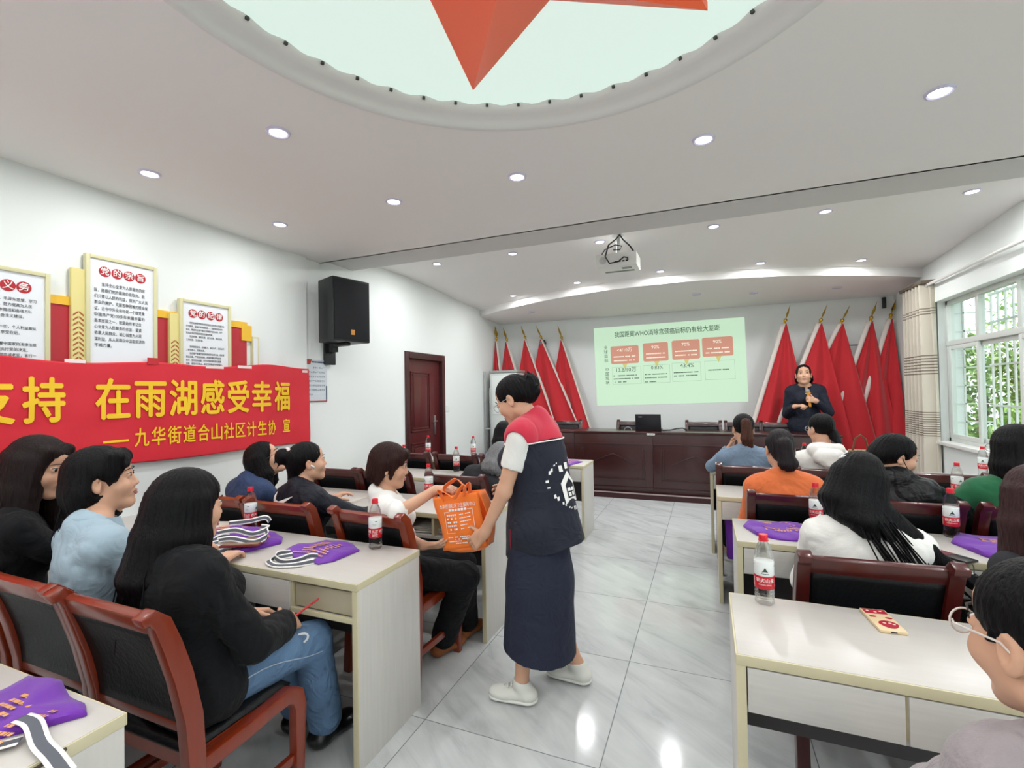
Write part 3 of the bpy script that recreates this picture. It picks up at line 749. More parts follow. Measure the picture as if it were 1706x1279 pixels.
# ================================================================== DESKS
DH = .75
def make_desk(W, bays, label, x0, y0, group='desks', knob=False, papers=False, rz=0.):
    """x0 = aisle-side or left edge, y0 = edge nearest the sitters; bays = list of (width, kind) along x"""
    D = .45
    t = thing('desk', label, 'desk', (x0, y0, 0), rz, group)
    MB().bx(.004, W-.004, .004, D-.004, DH-.028, DH).build('tabletop', TOPW, t, bevel=.003)
    b = MB(); b.bx(0, W, -.002, .0045, DH-.030, DH-.001); b.bx(0, W, D-.0045, D, DH-.030, DH-.001); b.bx(-.001, .0045, .0045, D-.0045, DH-.030, DH-.001); b.bx(W-.0045, W+.001, .0045, D-.0045, DH-.030, DH-.001)
    b.build('edge_band', CREAM, t, bevel=.002)
    for x in (0, W-.025):
        p = MB().bx(x, x+.025, .006, D-.006, .0, DH-.030).build('side_panel', SIDEW, t, bevel=.002)
        MB().bx(x-.001, x+.026, .0, .0065, .0, DH-.030).build('panel_edging', CREAM, p, bevel=.002)
    MB().bx(.025, W-.025, .012, D-.03, .585, .603).build('shelf', SIDEW, t)
    MB().bx(.025, W-.025, D-.045, D-.030, .30, DH-.030).build('modesty_panel', DARKP, t)
    x = .025
    for wd, kind in bays:
        if kind == 'flush':
            d = MB().bx(x+.004, x+wd-.004, -.001, .015, .592, DH-.034).build('drawer', FRONTW, t, bevel=.002)
            if knob: MB().lathe([(.004, 0), (.008, .01), (.006, .016), (0, .018)], (x+wd/2, 0, .66), 12, rot=Matrix.Rotation(R(90), 3, 'X')).build('knob', CHROME, d)
        elif kind == 'recess':
            d = MB().bx(x+.016, x+wd-.012, .018, .03, .61, DH-.045).build('drawer', M('beige_drawer', 'b6ac93', .5, var=.08), t, bevel=.002)
            MB().bx(x+.0, x+wd, .002, .016, .585, .606).build('drawer_rail', CREAM, t, bevel=.002)
        if x+wd < W-.05: MB().bx(x+wd-.009, x+wd+.009, .008, D-.05, .603, DH-.030).build('divider', CREAM, t)
        x += wd
    return t
G = 'white desks of the audience rows'
L_ = 1.085
make_desk(L_, [(.36, 'open'), (.34, 'flush'), (.335, 'recess')], 'desk with a set-back beige drawer, in front of the black-sweater sitter', -1.31-L_, 1.53)
make_desk(L_, [(.345, 'open'), (.345, 'flush'), (.345, 'flush')], 'desk pushed against the banner wall, beside the one with beige drawer', -1.315-2*L_, 1.53)
make_desk(L_, [(.345, 'flush'), (.345, 'open'), (.345, 'open')], 'desk with open paper shelf where the woman in white reaches out', -1.255-L_, 2.60)
make_desk(L_, [(.345, 'flush'), (.345, 'open'), (.345, 'flush')], 'wall-side desk before the sitters in denim and navy', -1.26-2*L_, 2.60)
make_desk(L_, [(.345, 'flush'), (.345, 'open'), (.345, 'flush')], 'desk largely hidden behind the standing volunteer', -1.225-L_, 3.66)
make_desk(L_, [(.345, 'flush'), (.345, 'open'), (.345, 'flush')], 'desk by the wall with a bottle, two rows before the dark red door', -1.23-2*L_, 3.66)
make_desk(L_, [(.345, 'flush'), (.345, 'open'), (.345, 'flush')], 'desk at the front of the door side, aisle end, near the stage', -1.165-L_, 4.72, knob=True)
make_desk(L_, [(.345, 'flush'), (.345, 'open'), (.345, 'flush')], 'front desk of the door side, next to the wall under the dark door', -1.17-2*L_, 4.72)
d0 = make_desk(L_, [(.345, 'flush'), (.345, 'open'), (.345, 'flush')], 'chipped desk corner with a purple tote bag in the photo corner', -1.315-L_, .27)
b = MB(); b.tube([(L_+.001, .24, DH-.006), (L_+.003, .28, DH-.010), (L_+.002, .33, DH-.004)], .004, 6); b.build('edge_chip', M('chip_dark', '4b4136', .8), d0)
Rw = 1.17
make_desk(Rw, [(.37, 'flush'), (.375, 'flush'), (.375, 'flush')], 'desk with a red-patterned phone and a half-empty bottle on top', .062, 1.51)
make_desk(Rw, [(.37, 'flush'), (.375, 'open'), (.375, 'flush')], 'desk before the long-haired sitter in white, two purple bags on it', .125, 2.63)
make_desk(Rw, [(.37, 'flush'), (.375, 'open'), (.375, 'flush')], 'desk before the sitter in the orange sweater', .055, 3.66)
make_desk(Rw, [(.37, 'flush'), (.375, 'open'), (.375, 'flush')], 'front desk of the window side, before the ponytailed sitter', .015, 4.75)
make_desk(1.1, [(.35, 'flush'), (.35, 'open'), (.35, 'flush')], 'window-side desk with a bottle, before the sitter in green', 1.235, 3.68)
make_desk(1.1, [(.35, 'flush'), (.35, 'open'), (.35, 'flush')], 'desk under the window end with a lone bottle near the curtain', 1.20, 4.77)
make_desk(1.05, [(.35, 'flush'), (.35, 'open'), (.30, 'flush')], 'window-side desk behind the brown-haired sitter', 1.31, 2.64)

# ================================================================== CHAIRS
def make_chair(name, label, wood, loc, rz=0., group=None):
    t = thing(name, label, 'chair', loc, rz, group)
    for s in (-1, 1):
        x = s*.222
        pth = [(x, -.20, 0), (x, -.185, .2), (x, -.175, .42), (x, -.185, .56), (x, -.215, .70), (x, -.245, .80), (x, -.272, .875), (x, -.300, .905), (x, -.325, .895)]
        MB().sweep(pth, .046, [.042, .044, .052, .056, .056, .054, .05, .042, .030], (1, 0, 0)).build('back_post', wood, t, bevel=.008)
        pth = [(x, -.17, .395), (x, 0, .402), (x, .10, .412), (x, .165, .415), (x, .203, .395), (x, .215, .35), (x, .212, .2), (x, .208, 0)]
        MB().sweep(pth, .040, [.05, .05, .052, .056, .060, .052, .042, .036], (1, 0, 0)).build('leg', wood, t, bevel=.007)
        MB().sweep([(x, -.185, .17), (x, .21, .17)], .022, .034, (1, 0, 0)).build('stretcher', wood, t, bevel=.004)
    MB().sweep([(-.20, -.282, .868), (.20, -.282, .868)], .05, .075, (0, .30, .95)).build('top_rail', wood, t, bevel=.010) if False else MB().box((0, -.272, .868), (.41, .030, .062), Matrix.Rotation(R(20), 3, 'X')).build('top_rail', wood, t, bevel=.010)
    MB().box((0, -.186, .53), (.41, .026, .035), Matrix.Rotation(R(6), 3, 'X')).build('lower_rail', wood, t, bevel=.005)
    def bk(u, v):
        z = .545 + .30*v; y = -.19 - .075*v**1.6
        return (-.203+.406*u, y + .012*math.sin(math.pi*u)*math.sin(math.pi*v), z)
    MB().grid(bk, 10, 10).build('back_panel', LEATHER, t, smooth=180, solid=.022)
    MB().box((0, -.0, .405), (.40, .34, .05)).build('seat_frame', wood, t)
    def st(u, v):
        e = max(abs(2*u-1), abs(2*v-1)); return (-.20+.40*u, -.175+.375*v, .432 + .022*(1-e**4))
    MB().grid(st, 12, 12).build('seat', LEATHER, t, smooth=180, solid=.012)
    return t
GA = 'mahogany chairs of the audience'
WOODLIT = M('lit_mahogany', '7d2c13', .28, var=.3, scale=4, stretch=(5, 5, 1), coat=.35)  # same mahogany wood, colour brightened to stand in for nearer lamplight
chair0 = make_chair('wooden_chair', 'red-brown chair under the black-sweater sitter, back panel scuffed', WOODLIT, (-1.665, 1.14, 0), 0, GA)
CH = [(-2.165, 1.15, 0, 'red-brown chair under the sitter in light blue'), (-2.70, 1.15, 0, 'red-brown chair under the long-haired sitter by the banner'),
      (-1.61, 2.27, R(-3), 'red-brown chair turned under the woman in white reaching out'), (-2.265, 2.29, 0, 'red-brown chair under the navy-jacket sitter with hair bun'), (-2.79, 2.30, 0, 'red-brown chair under the sitter in denim with glasses'),
      ]
for x, y, a, lb in CH: dup(chair0, (x, y, 0), a, lb)
chair1 = make_chair('wooden_chair', 'dark red chair under the white-sweater sitter with long hair, facing the bottle desk', MAHOG, (.52, 2.30, 0), R(3), GA)
CH = [(.45, 3.38, 0, 'dark red chair under the sitter in orange'), (.96, 3.38, 0, 'dark red chair under the sitter in the puffer jacket'), (1.50, 3.39, 0, 'dark red chair under the sitter in green'),
      (1.12, 2.31, 0, 'dark red chair under the brown-haired sitter'), (.30, 4.42, 0, 'dark red chair under the ponytailed sitter in denim'), (.84, 4.42, 0, 'dark red chair under the sitter in the white hoodie'), (1.50, 4.43, R(-2), 'empty dark chair in front of the window bottle'),
      (.55, 1.0, 0, 'dark red chair under the sitter with clear glasses'),
      (-2.86, 3.37, 0, 'empty chair by the wall between the bun and the short brown hair'), (-2.36, 3.36, 0, 'empty chair behind the short-haired woman in white'), (-1.72, 3.37, 0, 'chair beyond the orange bag with grey-haired sitter'),
      (-2.86, 4.43, 0, 'empty chair next to the wall below the dark door'), (-2.32, 4.43, 0, 'empty chair in front of the door-side bottle pair'), (-1.80, 4.43, 0, 'chair under the sitter half hidden by the volunteer')]
for x, y, a, lb in CH: dup(chair1, (x, y, 0), a, lb)
chair2 = make_chair('stage_chair', 'dark chair behind the stage table, closest to the fallen flag pole by the door', MAHOGD, (-2.06, 7.04, .085), R(180), 'dark chairs behind the stage table')
chair2.scale = (1, 1, 1.06)
for x, lb in ((-2.56, 'dark chair behind the stage table, first from the door side'), (-1.03, 'dark chair behind the stage table, behind the open laptop'), (-.05, 'dark chair behind the stage table, first past the looped cable'), (.46, 'dark chair behind the stage table, above the ponytailed sitter'), (.90, 'dark chair behind the stage table, just beside the speaking woman')):
    dup(chair2, (x, 7.04, .085), R(180), lb)

# ================================================================== STAGE TABLE
def stage_table(x0, label):
    W_ = 1.10; t = thing('stage_table', label, 'table', (x0, 6.78, .085), 0, 'dark stage table units')
    z1 = .845
    MB().bx(0, W_, -.02, .50, z1-.035, z1).build('tabletop', MAHOGD, t, bevel=.008)
    MB().bx(.002, W_-.002, 0, .02, .0, z1-.035).build('front_panel', MAHOGD, t, bevel=.002)
    b = MB()
    fr = ((.10, .115), (W_-.115, W_-.10))
    b.bx(.0, W_, -.012, 0, .66, .675); b.bx(.0, W_, -.016, 0, .05, .075)
    for q in (.10, .13):
        b.bx(q, W_-q, -.010, 0, q*.6+.11, q*.6+.124); b.bx(q, q+.014, -.010, 0, q*.6+.11, .60); b.bx(W_-q-.014, W_-q, -.010, 0, q*.6+.11, .60)
    b.sweep([(.24, -.006, .40), (W_/2, -.006, .53)], .010, .012, (0, 1, 0)); b.sweep([(W_/2, -.006, .53), (W_-.24, -.006, .40)], .010, .012, (0, 1, 0))
    b.build('moulding', MAHOGD, t, bevel=.003)
    for x in (.01, W_-.03): MB().bx(x, x+.02, .02, .48, 0, z1-.035).build('side_panel', MAHOGD, t)
    return t
for x0, lb in ((-2.90, 'dark stage table unit, the one next to the wall with the door'), (-1.80, 'dark stage table unit carrying the laptop'), (-.70, 'dark stage table unit before the empty chairs, past the laptop seam'), (.40, 'dark stage table unit in front of the speaking woman')): stage_table(x0, lb)
pl = tag(MB().bx(-.055, .055, -.003, 0, -.012, .012).build('name_strip', WHINK, bevel=.001), 'small white strip with tiny print stuck on the table edge below the laptop', 'sticker'); pl.location = (-.72, 6.757, .898)
b = MB(); rr = random.Random(9); dashes(b, lambda u, v: Vector((u, -.0035, v)), -.05, .05, 0, .008, rr, .006, .012, .004); b.build('print', INK, pl)
lt = thing('laptop', 'black laptop open with its lid back to the audience', 'laptop', (-.775, 6.98, .930))
MB().bx(-.175, .175, 0, .24, 0, .018).build('base', BLACK, lt, bevel=.004)
b = MB(); b.box((0, -.02, .118), (.352, .010, .232), Matrix.Rotation(R(8), 3, 'X')); lid = b.build('lid', M('laptop_lid', '17191d', .35), lt, bevel=.004)
b = MB(); rr = random.Random(4); dashes(b, lambda u, v: Vector((-.13+u, -.0375+.0, .195+v)), 0, .05, 0, .008, rr, .006, .009, .001); b.build('emblem', M('pale_emblem', 'b9bcc0', .4), lid)
MB().bx(-.15, .15, .04, .15, .018, .021).build('keyboard', M('key_black', '0b0c0e', .5), lt)
b = MB(); b.tube([(.0, 0, .008), (.10, .03, .012), (.18, .02, .035), (.27, .0, .045), (.32, .03, .02), (.30, .10, .008)], .008, 8); t = tag(b.build('table_cable', BLACK, smooth=60), 'black cable looping on the stage table beside the laptop', 'cable'); t.location = (-.58, 6.9, .932)
b = MB(); b.tube([(math.cos(a/10*math.pi)*.05, 0, .006+math.sin(a/10*math.pi)*.045) for a in range(11)], .006, 8); t = tag(b.build('small_microphone_arch', M('grey_arch', '8b8d90', .4), smooth=60), 'small grey arched holder on the stage table at the laptop side', 'holder'); t.location = (-1.05, 6.92, .930)

# ================================================================== FLAGS
def flag(i, top, foot, spread, side, label, seed, yb):
    """pole from foot to top (x, z) near the front wall; cloth hangs from it towards -side"""
    rnd = random.Random(seed)
    t = thing('red_flag', label, 'flag', (foot[0], yb-.35, foot[1]), 0, 'red flags leaning on the front wall')
    o = Vector(t.location); A = Vector((foot[0], yb-.30, foot[1])) - o; B = Vector((top[0], yb-.02, top[1])) - o
    MB().tube([A, B], .012, 10).build('pole', M('flag_pole', 'cfc8bb', .4), t)
    ax = (B-A).normalized(); q = ax.to_track_quat('Z', 'Y').to_matrix()
    fin = MB().lathe([(.012, -.02), (.016, 0), (.013, .01), (.024, .03), (.024, .045), (.012, .06)], B, 14, rot=q)
    fin.build('collar', GOLD, t)
    b = MB(); bl = [(-.004, 0), (.004, 0), (.030, .055), (.034, .085), (.014, .15), (0, .225), (-.014, .15), (-.034, .085), (-.030, .055)]
    P0 = B + ax*.055; b.add([P0+q@Vector((x, 0, z)) for x, z in bl] + [P0+q@Vector((0, .012, .085)), P0+q@Vector((0, -.012, .085))], [(k, (k+1) % 9, 9) for k in range(9)] + [((k+1) % 9, k, 10) for k in range(9)])
    b.build('spearhead', GOLD, t, smooth=20)
    Lc = 1.0 - .045; z0, z1 = B.z - .02, (.42 - o.z)                      # cloth from just under the tip down to its hem
    def px(z): k = (z-A.z)/(B.z-A.z); return A.lerp(B, k)
    ph = rnd.uniform(0, 6)
    def cl(u, v):
        z = z0 + (z1-z0)*v; p = px(z); wd = .02 + spread*(z0-z)
        hw = wd + abs(p.x-B.x)
        x = p.x + (-side)*hw*u*-1 if False else p.x + side*hw*u
        fold = (.042*min(1, v*2.)*math.sin(u*math.pi*2*(1.5+seed % 3*.35)+ph*.3+v*.8) + .012*math.sin(u*15+ph)*v)*min(1, u*5)
        return Vector((min(max(x, XLB+.04-o.x), XR-.02-o.x), p.y-.03-.05*v+fold, z - .04*u*v))
    MB().grid(cl, 36, 40).build('cloth', REDC, t, smooth=180, solid=.003)
    def slv(u, v):
        z = z0 + (z1-z0)*v*.93; p = px(z); a = math.pi*(u*1.3+.1)
        return Vector((p.x - side*(-.012+(.060 if side > 0 else .026)*u), p.y-.036-.05*v-.012*math.sin(math.pi*u), z))
    MB().grid(slv, 6, 20).build('sleeve', M('flag_sleeve', 'd9cfc8', .7), t, smooth=180, solid=.003)
    return t
FZ = .085
def ft(tx, tz, bx_, bz): s = (bx_-tx)/(bz-tz); return (bx_ + s*(FZ-bz), FZ)
LF = [((-3.46, 2.44), (-3.37, 1.91), .05, 'the one tucked in the corner'), ((-3.28, 2.42), (-3.10, 1.91), .10, 'second out from the corner'), ((-2.94, 2.44), (-2.62, 1.64), .12, 'third out, before the wall camera'), ((-2.66, 2.44), (-2.36, 1.79), .17, 'with the black wall camera at its tip'), ((-2.30, 2.41), (-1.80, .96), .17, 'closest to the projected slide')]
for i, (tp, bt_, sp_, lb) in enumerate(LF):
    flag(i, tp, ft(*tp, *bt_), sp_, -1, 'red flag by the dark door, '+lb, i+1, 7.98-.045*(4-i))
RF = [((1.06, 2.44), (.62, 1.0), .17, 'first after the slide, beside the speaking woman'), ((1.50, 2.42), (.95, 1.03), .16, 'directly behind the speaking woman'), ((1.76, 2.40), (1.28, 1.40), .18, 'third from the slide'), ((2.11, 2.42), (1.56, .88), .13, 'fourth from the slide'), ((2.345, 2.44), (1.875, .945), .03, 'touching the striped curtain')]
for i, (tp, bt_, sp_, lb) in enumerate(RF):
    flag(i, tp, ft(*tp, *bt_), sp_, 1, 'red flag on the curtain side, '+lb, i+11, 7.80+.045*i)

# ================================================================== BOTTLES
PET = glass_material('clear_bottle', (.97, .985, .98), .50, 1.30)
LABW, LABR, CAPR = M('bottle_label_white', 'e4e8e6', .35), M('bottle_label_red', 'c01828', .35), M('bottle_cap_red', 'd0182c', .35)
def make_bottle(label, loc):
    t = thing('water_bottle', label, 'bottle', loc, 0, 'red-capped water bottles')
    r = .032
    prof = [(0, .006), (.016, .004), (.026, 0), (.031, .006), (r, .014)]
    for k in range(3): prof += [(r, .018+k*.012), (r-.0018, .024+k*.012), (r, .030+k*.012)]
    prof += [(r-.0012, .056), (r-.0012, .150), (r, .153), (.0315, .160), (.0312, .166), (.028, .185), (.022, .203), (.0145, .216), (.0125, .221), (.0125, .226), (0, .226)]
    MB().lathe(prof, n=28).build('bottle_body', PET, t, smooth=60)
    MB().lathe([(r-.0004, .057), (r+.0002, .058), (r+.0002, .102), (r-.0004, .103)], n=32).build('red_label', LABR, t, smooth=60)
    MB().lathe([(r-.0004, .103), (r+.0002, .104), (r+.0002, .149), (r-.0004, .150)], n=32).build('white_label', LABW, t, smooth=60)
    b = MB(); b.lathe([(.0125, .219), (.0165, .220), (.0165, .224), (.0150, .225), (.0150, .240), (.0140, .242), (0, .242)], n=24); b.build('cap', CAPR, t, smooth=35)
    cyl = lambda a0, z0, q: (lambda x, y: Vector(((r+q)*math.sin(a0+x/r), -(r+q)*math.cos(a0+x/r), z0+y)))
    b = MB()
    for a0 in (0, math.pi):
        b.text('农夫山泉', cyl(a0, .088, .0008), .013, bold=.015)
        b.text('NONGFU SPRING', cyl(a0, .074, .0008), .0055, width=.042)
    rr = random.Random(2)
    for a0 in (math.pi/2, -math.pi/2):
        for k in range(5): dashes(b, cyl(a0, .093-k*.0065, .0008), -.013, .013, 0, .0025, rr, .002, .005, .001)
    b.build('white_print', WHINK, t)
    b = MB()
    for a0 in (0, math.pi):
        f_ = cyl(a0, .124, .0008)
        b.add([f_(-.0105, -.008), f_(-.004, .002), f_(0, .010), f_(.0045, .002), f_(.0105, -.008), f_(.004, -.005), f_(-.004, -.005)], [(0, 1, 2, 3, 4, 5, 6)])
        dashes(b, f_, -.012, .012, -.012, .002, rr, .003, .006, .001)
    for a0 in (math.pi/2, -math.pi/2):
        f_ = cyl(a0, .126, .0008); dashes(b, f_, -.016, .012, .012, .003, rr, .004, .008, .001); dashes(b, f_, -.012, .006, -.002, .0015, rr, .002, .004, .001); dashes(b, f_, -.012, .006, -.008, .0015, rr, .002, .004, .001)
    b.build('dark_print', M('label_green_ink', '27483a', .5), t)
    return t
bot0 = make_bottle('half-empty water bottle on the desk with the red-patterned phone', (.175, 1.90, DH))
for x, y, a, lb in ((-1.53, 1.925, 2.2, 'water bottle at the aisle corner beside the flat purple bag'), (-2.42, 1.95, 1.9, 'water bottle beside the pile of purple bags'), (-3.2, 1.93, 1, 'water bottle with only its red cap above the dark long hair'),
                 (-1.90, 3.0, 2.6, 'water bottle next to the raised hand at the orange bag'), (-2.28, 3.0, 2, 'water bottle just past the chin of the short-haired woman'),
                 (-2.25, 4.05, .5, 'water bottle on the third desk of the door side, clear of heads'), (-2.86, 4.06, .5, 'water bottle on the third desk of the door side, nearest the wall'),
                 (-3.18, 5.02, .5, 'water bottle in front of the dark door'), (-2.58, 5.06, .5, 'water bottle on the front desk past the door edge'),
                 (.535, 3.01, -.3, 'water bottle behind the purple bag with white straps'), (1.12, 3.04, -.2, 'water bottle by the black phone with charm'), (1.53, 4.05, .2, 'water bottle on the desk before the sitter in green'),
                 (2.12, 5.16, -.4, 'water bottle under the window sill'), (.83, 5.12, .3, 'water bottle half hidden in front of the white hoodie'),
                 (-1.93, .60, 1.2, 'water bottle cut by the picture edge on the chipped desk')):
    dup(bot0, (x, y, DH), a, lb)

# ================================================================== PURPLE TOTE BAGS
def strap(b, pts, wd, side, mi=(0, 1, 0)):
    """woven handle in three stripes: white, grey, white"""
    pts = [Vector(p) for p in pts]; N = len(pts)
    # Catmull-Rom smoothing
    sm = []
    for i in range(N-1):
        p0, p1, p2, p3 = pts[max(i-1, 0)], pts[i], pts[i+1], pts[min(i+2, N-1)]
        for k in range(6):
            t_ = k/6; sm.append(.5*((2*p1)+(p2-p0)*t_+(2*p0-5*p1+4*p2-p3)*t_*t_+(3*p1-p0-3*p2+p3)*t_**3))
    sm.append(pts[-1]); side = Vector(side)
    cols = (-.5, -.27, .27, .5); v = []
    for i, p in enumerate(sm):
        t_ = (sm[min(i+1, len(sm)-1)]-sm[max(i-1, 0)]).normalized(); s_ = (side - t_*side.dot(t_)).normalized()
        v += [p + s_*wd*c for c in cols]
    f = []; m = []
    for i in range(len(sm)-1):
        for k in range(3): f.append((4*i+k, 4*i+k+1, 4*i+5+k, 4*i+4+k)); m.append(mi[k])
    o = len(b.v); b.v += [tuple(x) for x in v]; b.f += [tuple(i+o for i in q) for q in f]; b.m += m
def tote(label, loc, rz, handles=1, outline=None, z=.0, seed=1):
    t = thing('purple_tote_bag', label, 'bag', loc, rz, 'purple tote bags')
    ol = outline or [(-.155, -.10), (.13, -.125), (.165, -.07), (.165, .09), (.08, .135), (-.10, .13), (-.165, .02)]
    def warp(x, y): return .004*math.sin(x*31+seed)+.004*math.sin(y*37+seed*2)
    n = len(ol); cx = sum(p[0] for p in ol)/n; cy = sum(p[1] for p in ol)/n
    dense = []
    for i in range(n):
        a, c_ = Vector(ol[i]), Vector(ol[(i+1) % n])
        for k in range(6):
            dense.append(a.lerp(c_, k/6))
    N = len(dense); v = []; f = []
    for ring, (s_, zz) in enumerate(((1.0, .001), (1.012, .006), (.985, .014), (.80, .019), (.45, .021))):
        for p in dense: v.append((cx+(p.x-cx)*s_, cy+(p.y-cy)*s_, zz + (warp(p.x, p.y) if ring > 1 else 0)))
    for r_ in range(4):
        for k in range(N): f.append((r_*N+k, r_*N+(k+1) % N, (r_+1)*N+(k+1) % N, (r_+1)*N+k))
    v.append((cx, cy, .022)); f += [(4*N+k, 4*N+(k+1) % N, 5*N) for k in range(N)]; f.append(tuple(range(N))[::-1])
    MB().add(v, f).build('bag_body', PURP, t, smooth=60)
    b = MB(); rr = random.Random(seed); f_ = lambda u, v_: Vector((u, v_, .0245+warp(u, v_)))
    dashes(b, f_, -.09, .11, -.075, .013, rr, .007, .011, .005); dashes(b, f_, -.06, .10, -.05, .009, rr, .006, .014, .003)
    for k in range(6):
        y = -.03+k*.021
        dashes(b, f_, -.075, -.005, y, .011, rr, .008, .02, .002); dashes(b, f_, .03, .095-(k % 3)*.012, y, .010, rr, .006, .014, .003, fill=.8)
    b.build('gold_print', M('gold_print', 'd79a62', .6), t)
    b = MB()
    if handles:
        strap(b, [(-.085, -.10, .018), (-.095, -.15, .030), (-.075, -.185, .022), (-.01, -.19, .014), (.05, -.16, .022), (.07, -.12, .030), (.085, -.09, .022)], .026, (0, .25, 1))
        strap(b, [(-.06, -.105, .012), (-.10, -.17, .012), (-.09, -.21, .014), (-.02, -.225, .010), (.06, -.185, .012), (.10, -.12, .012)], .026, (.3, 1, .35))
        b.build('handles', [WHINK, GREY], t, smooth=180, solid=.002)
    return t
tote('purple tote bag lying flat beside the aisle-corner bottle, gold print up', (-1.745, 1.78, DH), R(-4), seed=1)
tote('lowest purple tote bag of the messy pile on the desk', (-2.22, 1.78, DH), R(-18), seed=2)
t2 = tote('top purple tote bag of the messy pile, straps tumbling over', (-2.36, 1.76, DH+.030), R(14), seed=3)
t3 = thing('notebook', 'brown-edged notebook lying on the messy pile of purple bags', 'notebook', (-2.13, 1.68, DH+.034), R(28))
MB().bx(-.09, .09, -.06, .06, 0, .008).build('cover', M('maroon_cover', '7a2430', .4), t3, bevel=.002); MB().bx(-.085, .087, -.057, .057, .008, .012).build('photo_page', M('brown_page', '8d6f58', .3, var=.5, scale=9), t3)
b = MB(); strap(b, [(-.16, -.02, .03), (-.05, .0, .05), (.05, .02, .035), (.10, .07, .055), (.02, .09, .05)], .027, (0, .5, 1)); strap(b, [(-.13, -.07, .004), (0, -.06, .03), (.10, -.02, .012), (.13, .03, .03), (.09, .06, .05)], .027, (0, .6, 1)); strap(b, [(-.20, .08, .05), (-.10, .12, .06), (-.03, .16, .075), (-.02, .18, .05)], .026, (0, .4, 1))
tag(b.build('bag_straps', [WHINK, GREY], smooth=180, solid=.002, loc=(-2.17, 1.70, DH+.034)), 'tangle of grey and white straps over the messy purple pile', 'strap')
tote('purple tote bag in the photo corner on the chipped desk', (-1.515, .575, DH), R(6), seed=4, outline=[(-.19, -.16), (-.08, -.10), (.02, -.03), (.09, .035), (.135, .085), (.10, .105), (.02, .120), (-.06, .15), (-.19, .15)], handles=0)
b = MB(); strap(b, [(.035, .015, .026), (.085, .01, .026), (.15, -.012, .010), (.22, -.03, .008), (.30, -.055, .008)], .036, (.25, 1, 0)); strap(b, [(-.10, -.10, .02), (-.02, -.09, .012), (.06, -.05, .010), (.10, -.02, .012)], .034, (.4, -1, 0))
o = b.build('handles', [WHINK, GREY], smooth=180, solid=.002); o.parent = [q for q in bpy.data.objects if q.get('label', '').startswith('purple tote bag in the photo corner')][0]
tote('purple tote bag with white straps beside the white-sweater sitter', (.34, 2.87, DH), R(12), seed=5, outline=[(-.14, -.09), (-.06, -.16), (.08, -.19), (.15, -.05), (.14, .12), (-.10, .15), (-.16, .06)], handles=0)
b = MB(); strap(b, [(-.02, -.05, .02), (.05, -.04, .05), (.10, .02, .075), (.13, .06, .03), (.11, .01, .01), (.04, -.06, .02)], .026, (0, .6, .8)); strap(b, [(-.10, -.12, .015), (-.02, -.16, .02), (.04, -.17, .02), (.06, -.21, -.005), (.05, -.225, -.06), (.08, -.21, -.09)], .02, (1, .2, .2))
o = b.build('handles', [WHINK, GREY], smooth=180, solid=.002, loc=(.12, .02, 0)); o.parent = [q for q in bpy.data.objects if q.get('label', '').startswith('purple tote bag with white straps')][0]
tote('bright purple tote bag before the brown-haired sitter', (1.26, 2.88, DH), R(-4), seed=6, outline=[(-.19, .02), (-.13, -.16), (-.09, -.20), (.2, -.22), (.22, .17), (-.12, .19)], handles=0)
tote('purple tote bag on the front desk, mostly behind the volunteer', (-1.38, 4.86, DH), R(80), seed=7, handles=0)
hb = thing('hanging_tote_bag', 'purple tote bag hanging under the desk of the orange-sweater sitter', 'bag', (.20, 3.70, .30))
b = MB(); b.prism([(-.09, 0), (.09, 0), (.11, .27), (-.10, .29)], (0, 0, 0), (1, 0, 0), (0, 0, 1), (0, .05, 0)); b.build('bag_body', PURP, hb, bevel=.02)

# ================================================================== SMALL THINGS ON THE DESKS
def phone(label, loc, rz, case, pr=None):
    t = thing('phone', label, 'phone', loc, rz)
    MB().bx(-.037, .037, -.078, .078, 0, .010).build('case', case, t, bevel=.004)
    return t
p1 = phone('phone lying face down in a cream case with crimson shapes', (.508, 1.872, DH), R(6), M('cream_case', 'e0c8a0', .4))
f_ = lambda u, v: Vector((u, v, .0105)); b = MB()
b.add([f_(-.032, .04), f_(.032, .04), f_(.032, .072), f_(-.032, .072)], [(0, 1, 2, 3)])
b.add([f_(.004+.027*math.cos(a*math.pi/9)*(1 if a < 10 else .85), -.035+.027*math.sin(a*math.pi/9)) for a in range(18)], [tuple(range(18))])
for cx_, cy_ in ((-.02, .018), (.022, .012)): b.add([f_(cx_+.010*math.cos(a*math.pi/6), cy_+.007*math.sin(a*math.pi/6)) for a in range(12)], [tuple(range(12))])
b.build('crimson_shapes', M('crimson_case_print', 'b02038', .4), p1)
b = MB(); f2 = lambda u, v: Vector((u, v, .0109))
for q in ((-.02, .058), (.0, .052), (.016, .06), (-.006, -.028), (.010, -.026), (.018, -.033)): b.add([f2(q[0]+.005*math.cos(a*math.pi/5), q[1]+.004*math.sin(a*math.pi/5)) for a in range(10)], [tuple(range(10))])
b.build('pale_shapes', M('pale_case_print', 'f0dcc8', .4), p1)
MB().bx(-.008, .008, -.0785, -.077, .003, .007).build('charge_port', BLACK, p1)
p2 = phone('black phone face down at the desk edge with a dangling charm', (.985, 2.68, DH), R(38), M('black_case', '1b1618', .3))
MB().bx(-.030, .030, .005, .07, .010, .0108).build('maroon_print', M('maroon_print', '6a2732', .35), p2)
pc = thing('phone_charm', 'chain charm of white beads and black toys hanging from the black phone', 'charm', (1.035, 2.622, DH-.012))
b = MB(); rr = random.Random(8)
b.tube([(-.03, .02, .016), (-.01, .0, .018), (0, -.004, .0), (0, -.006, -.06), (0, -.006, -.19)], .002, 6); b.build('cord', CHROME, pc)
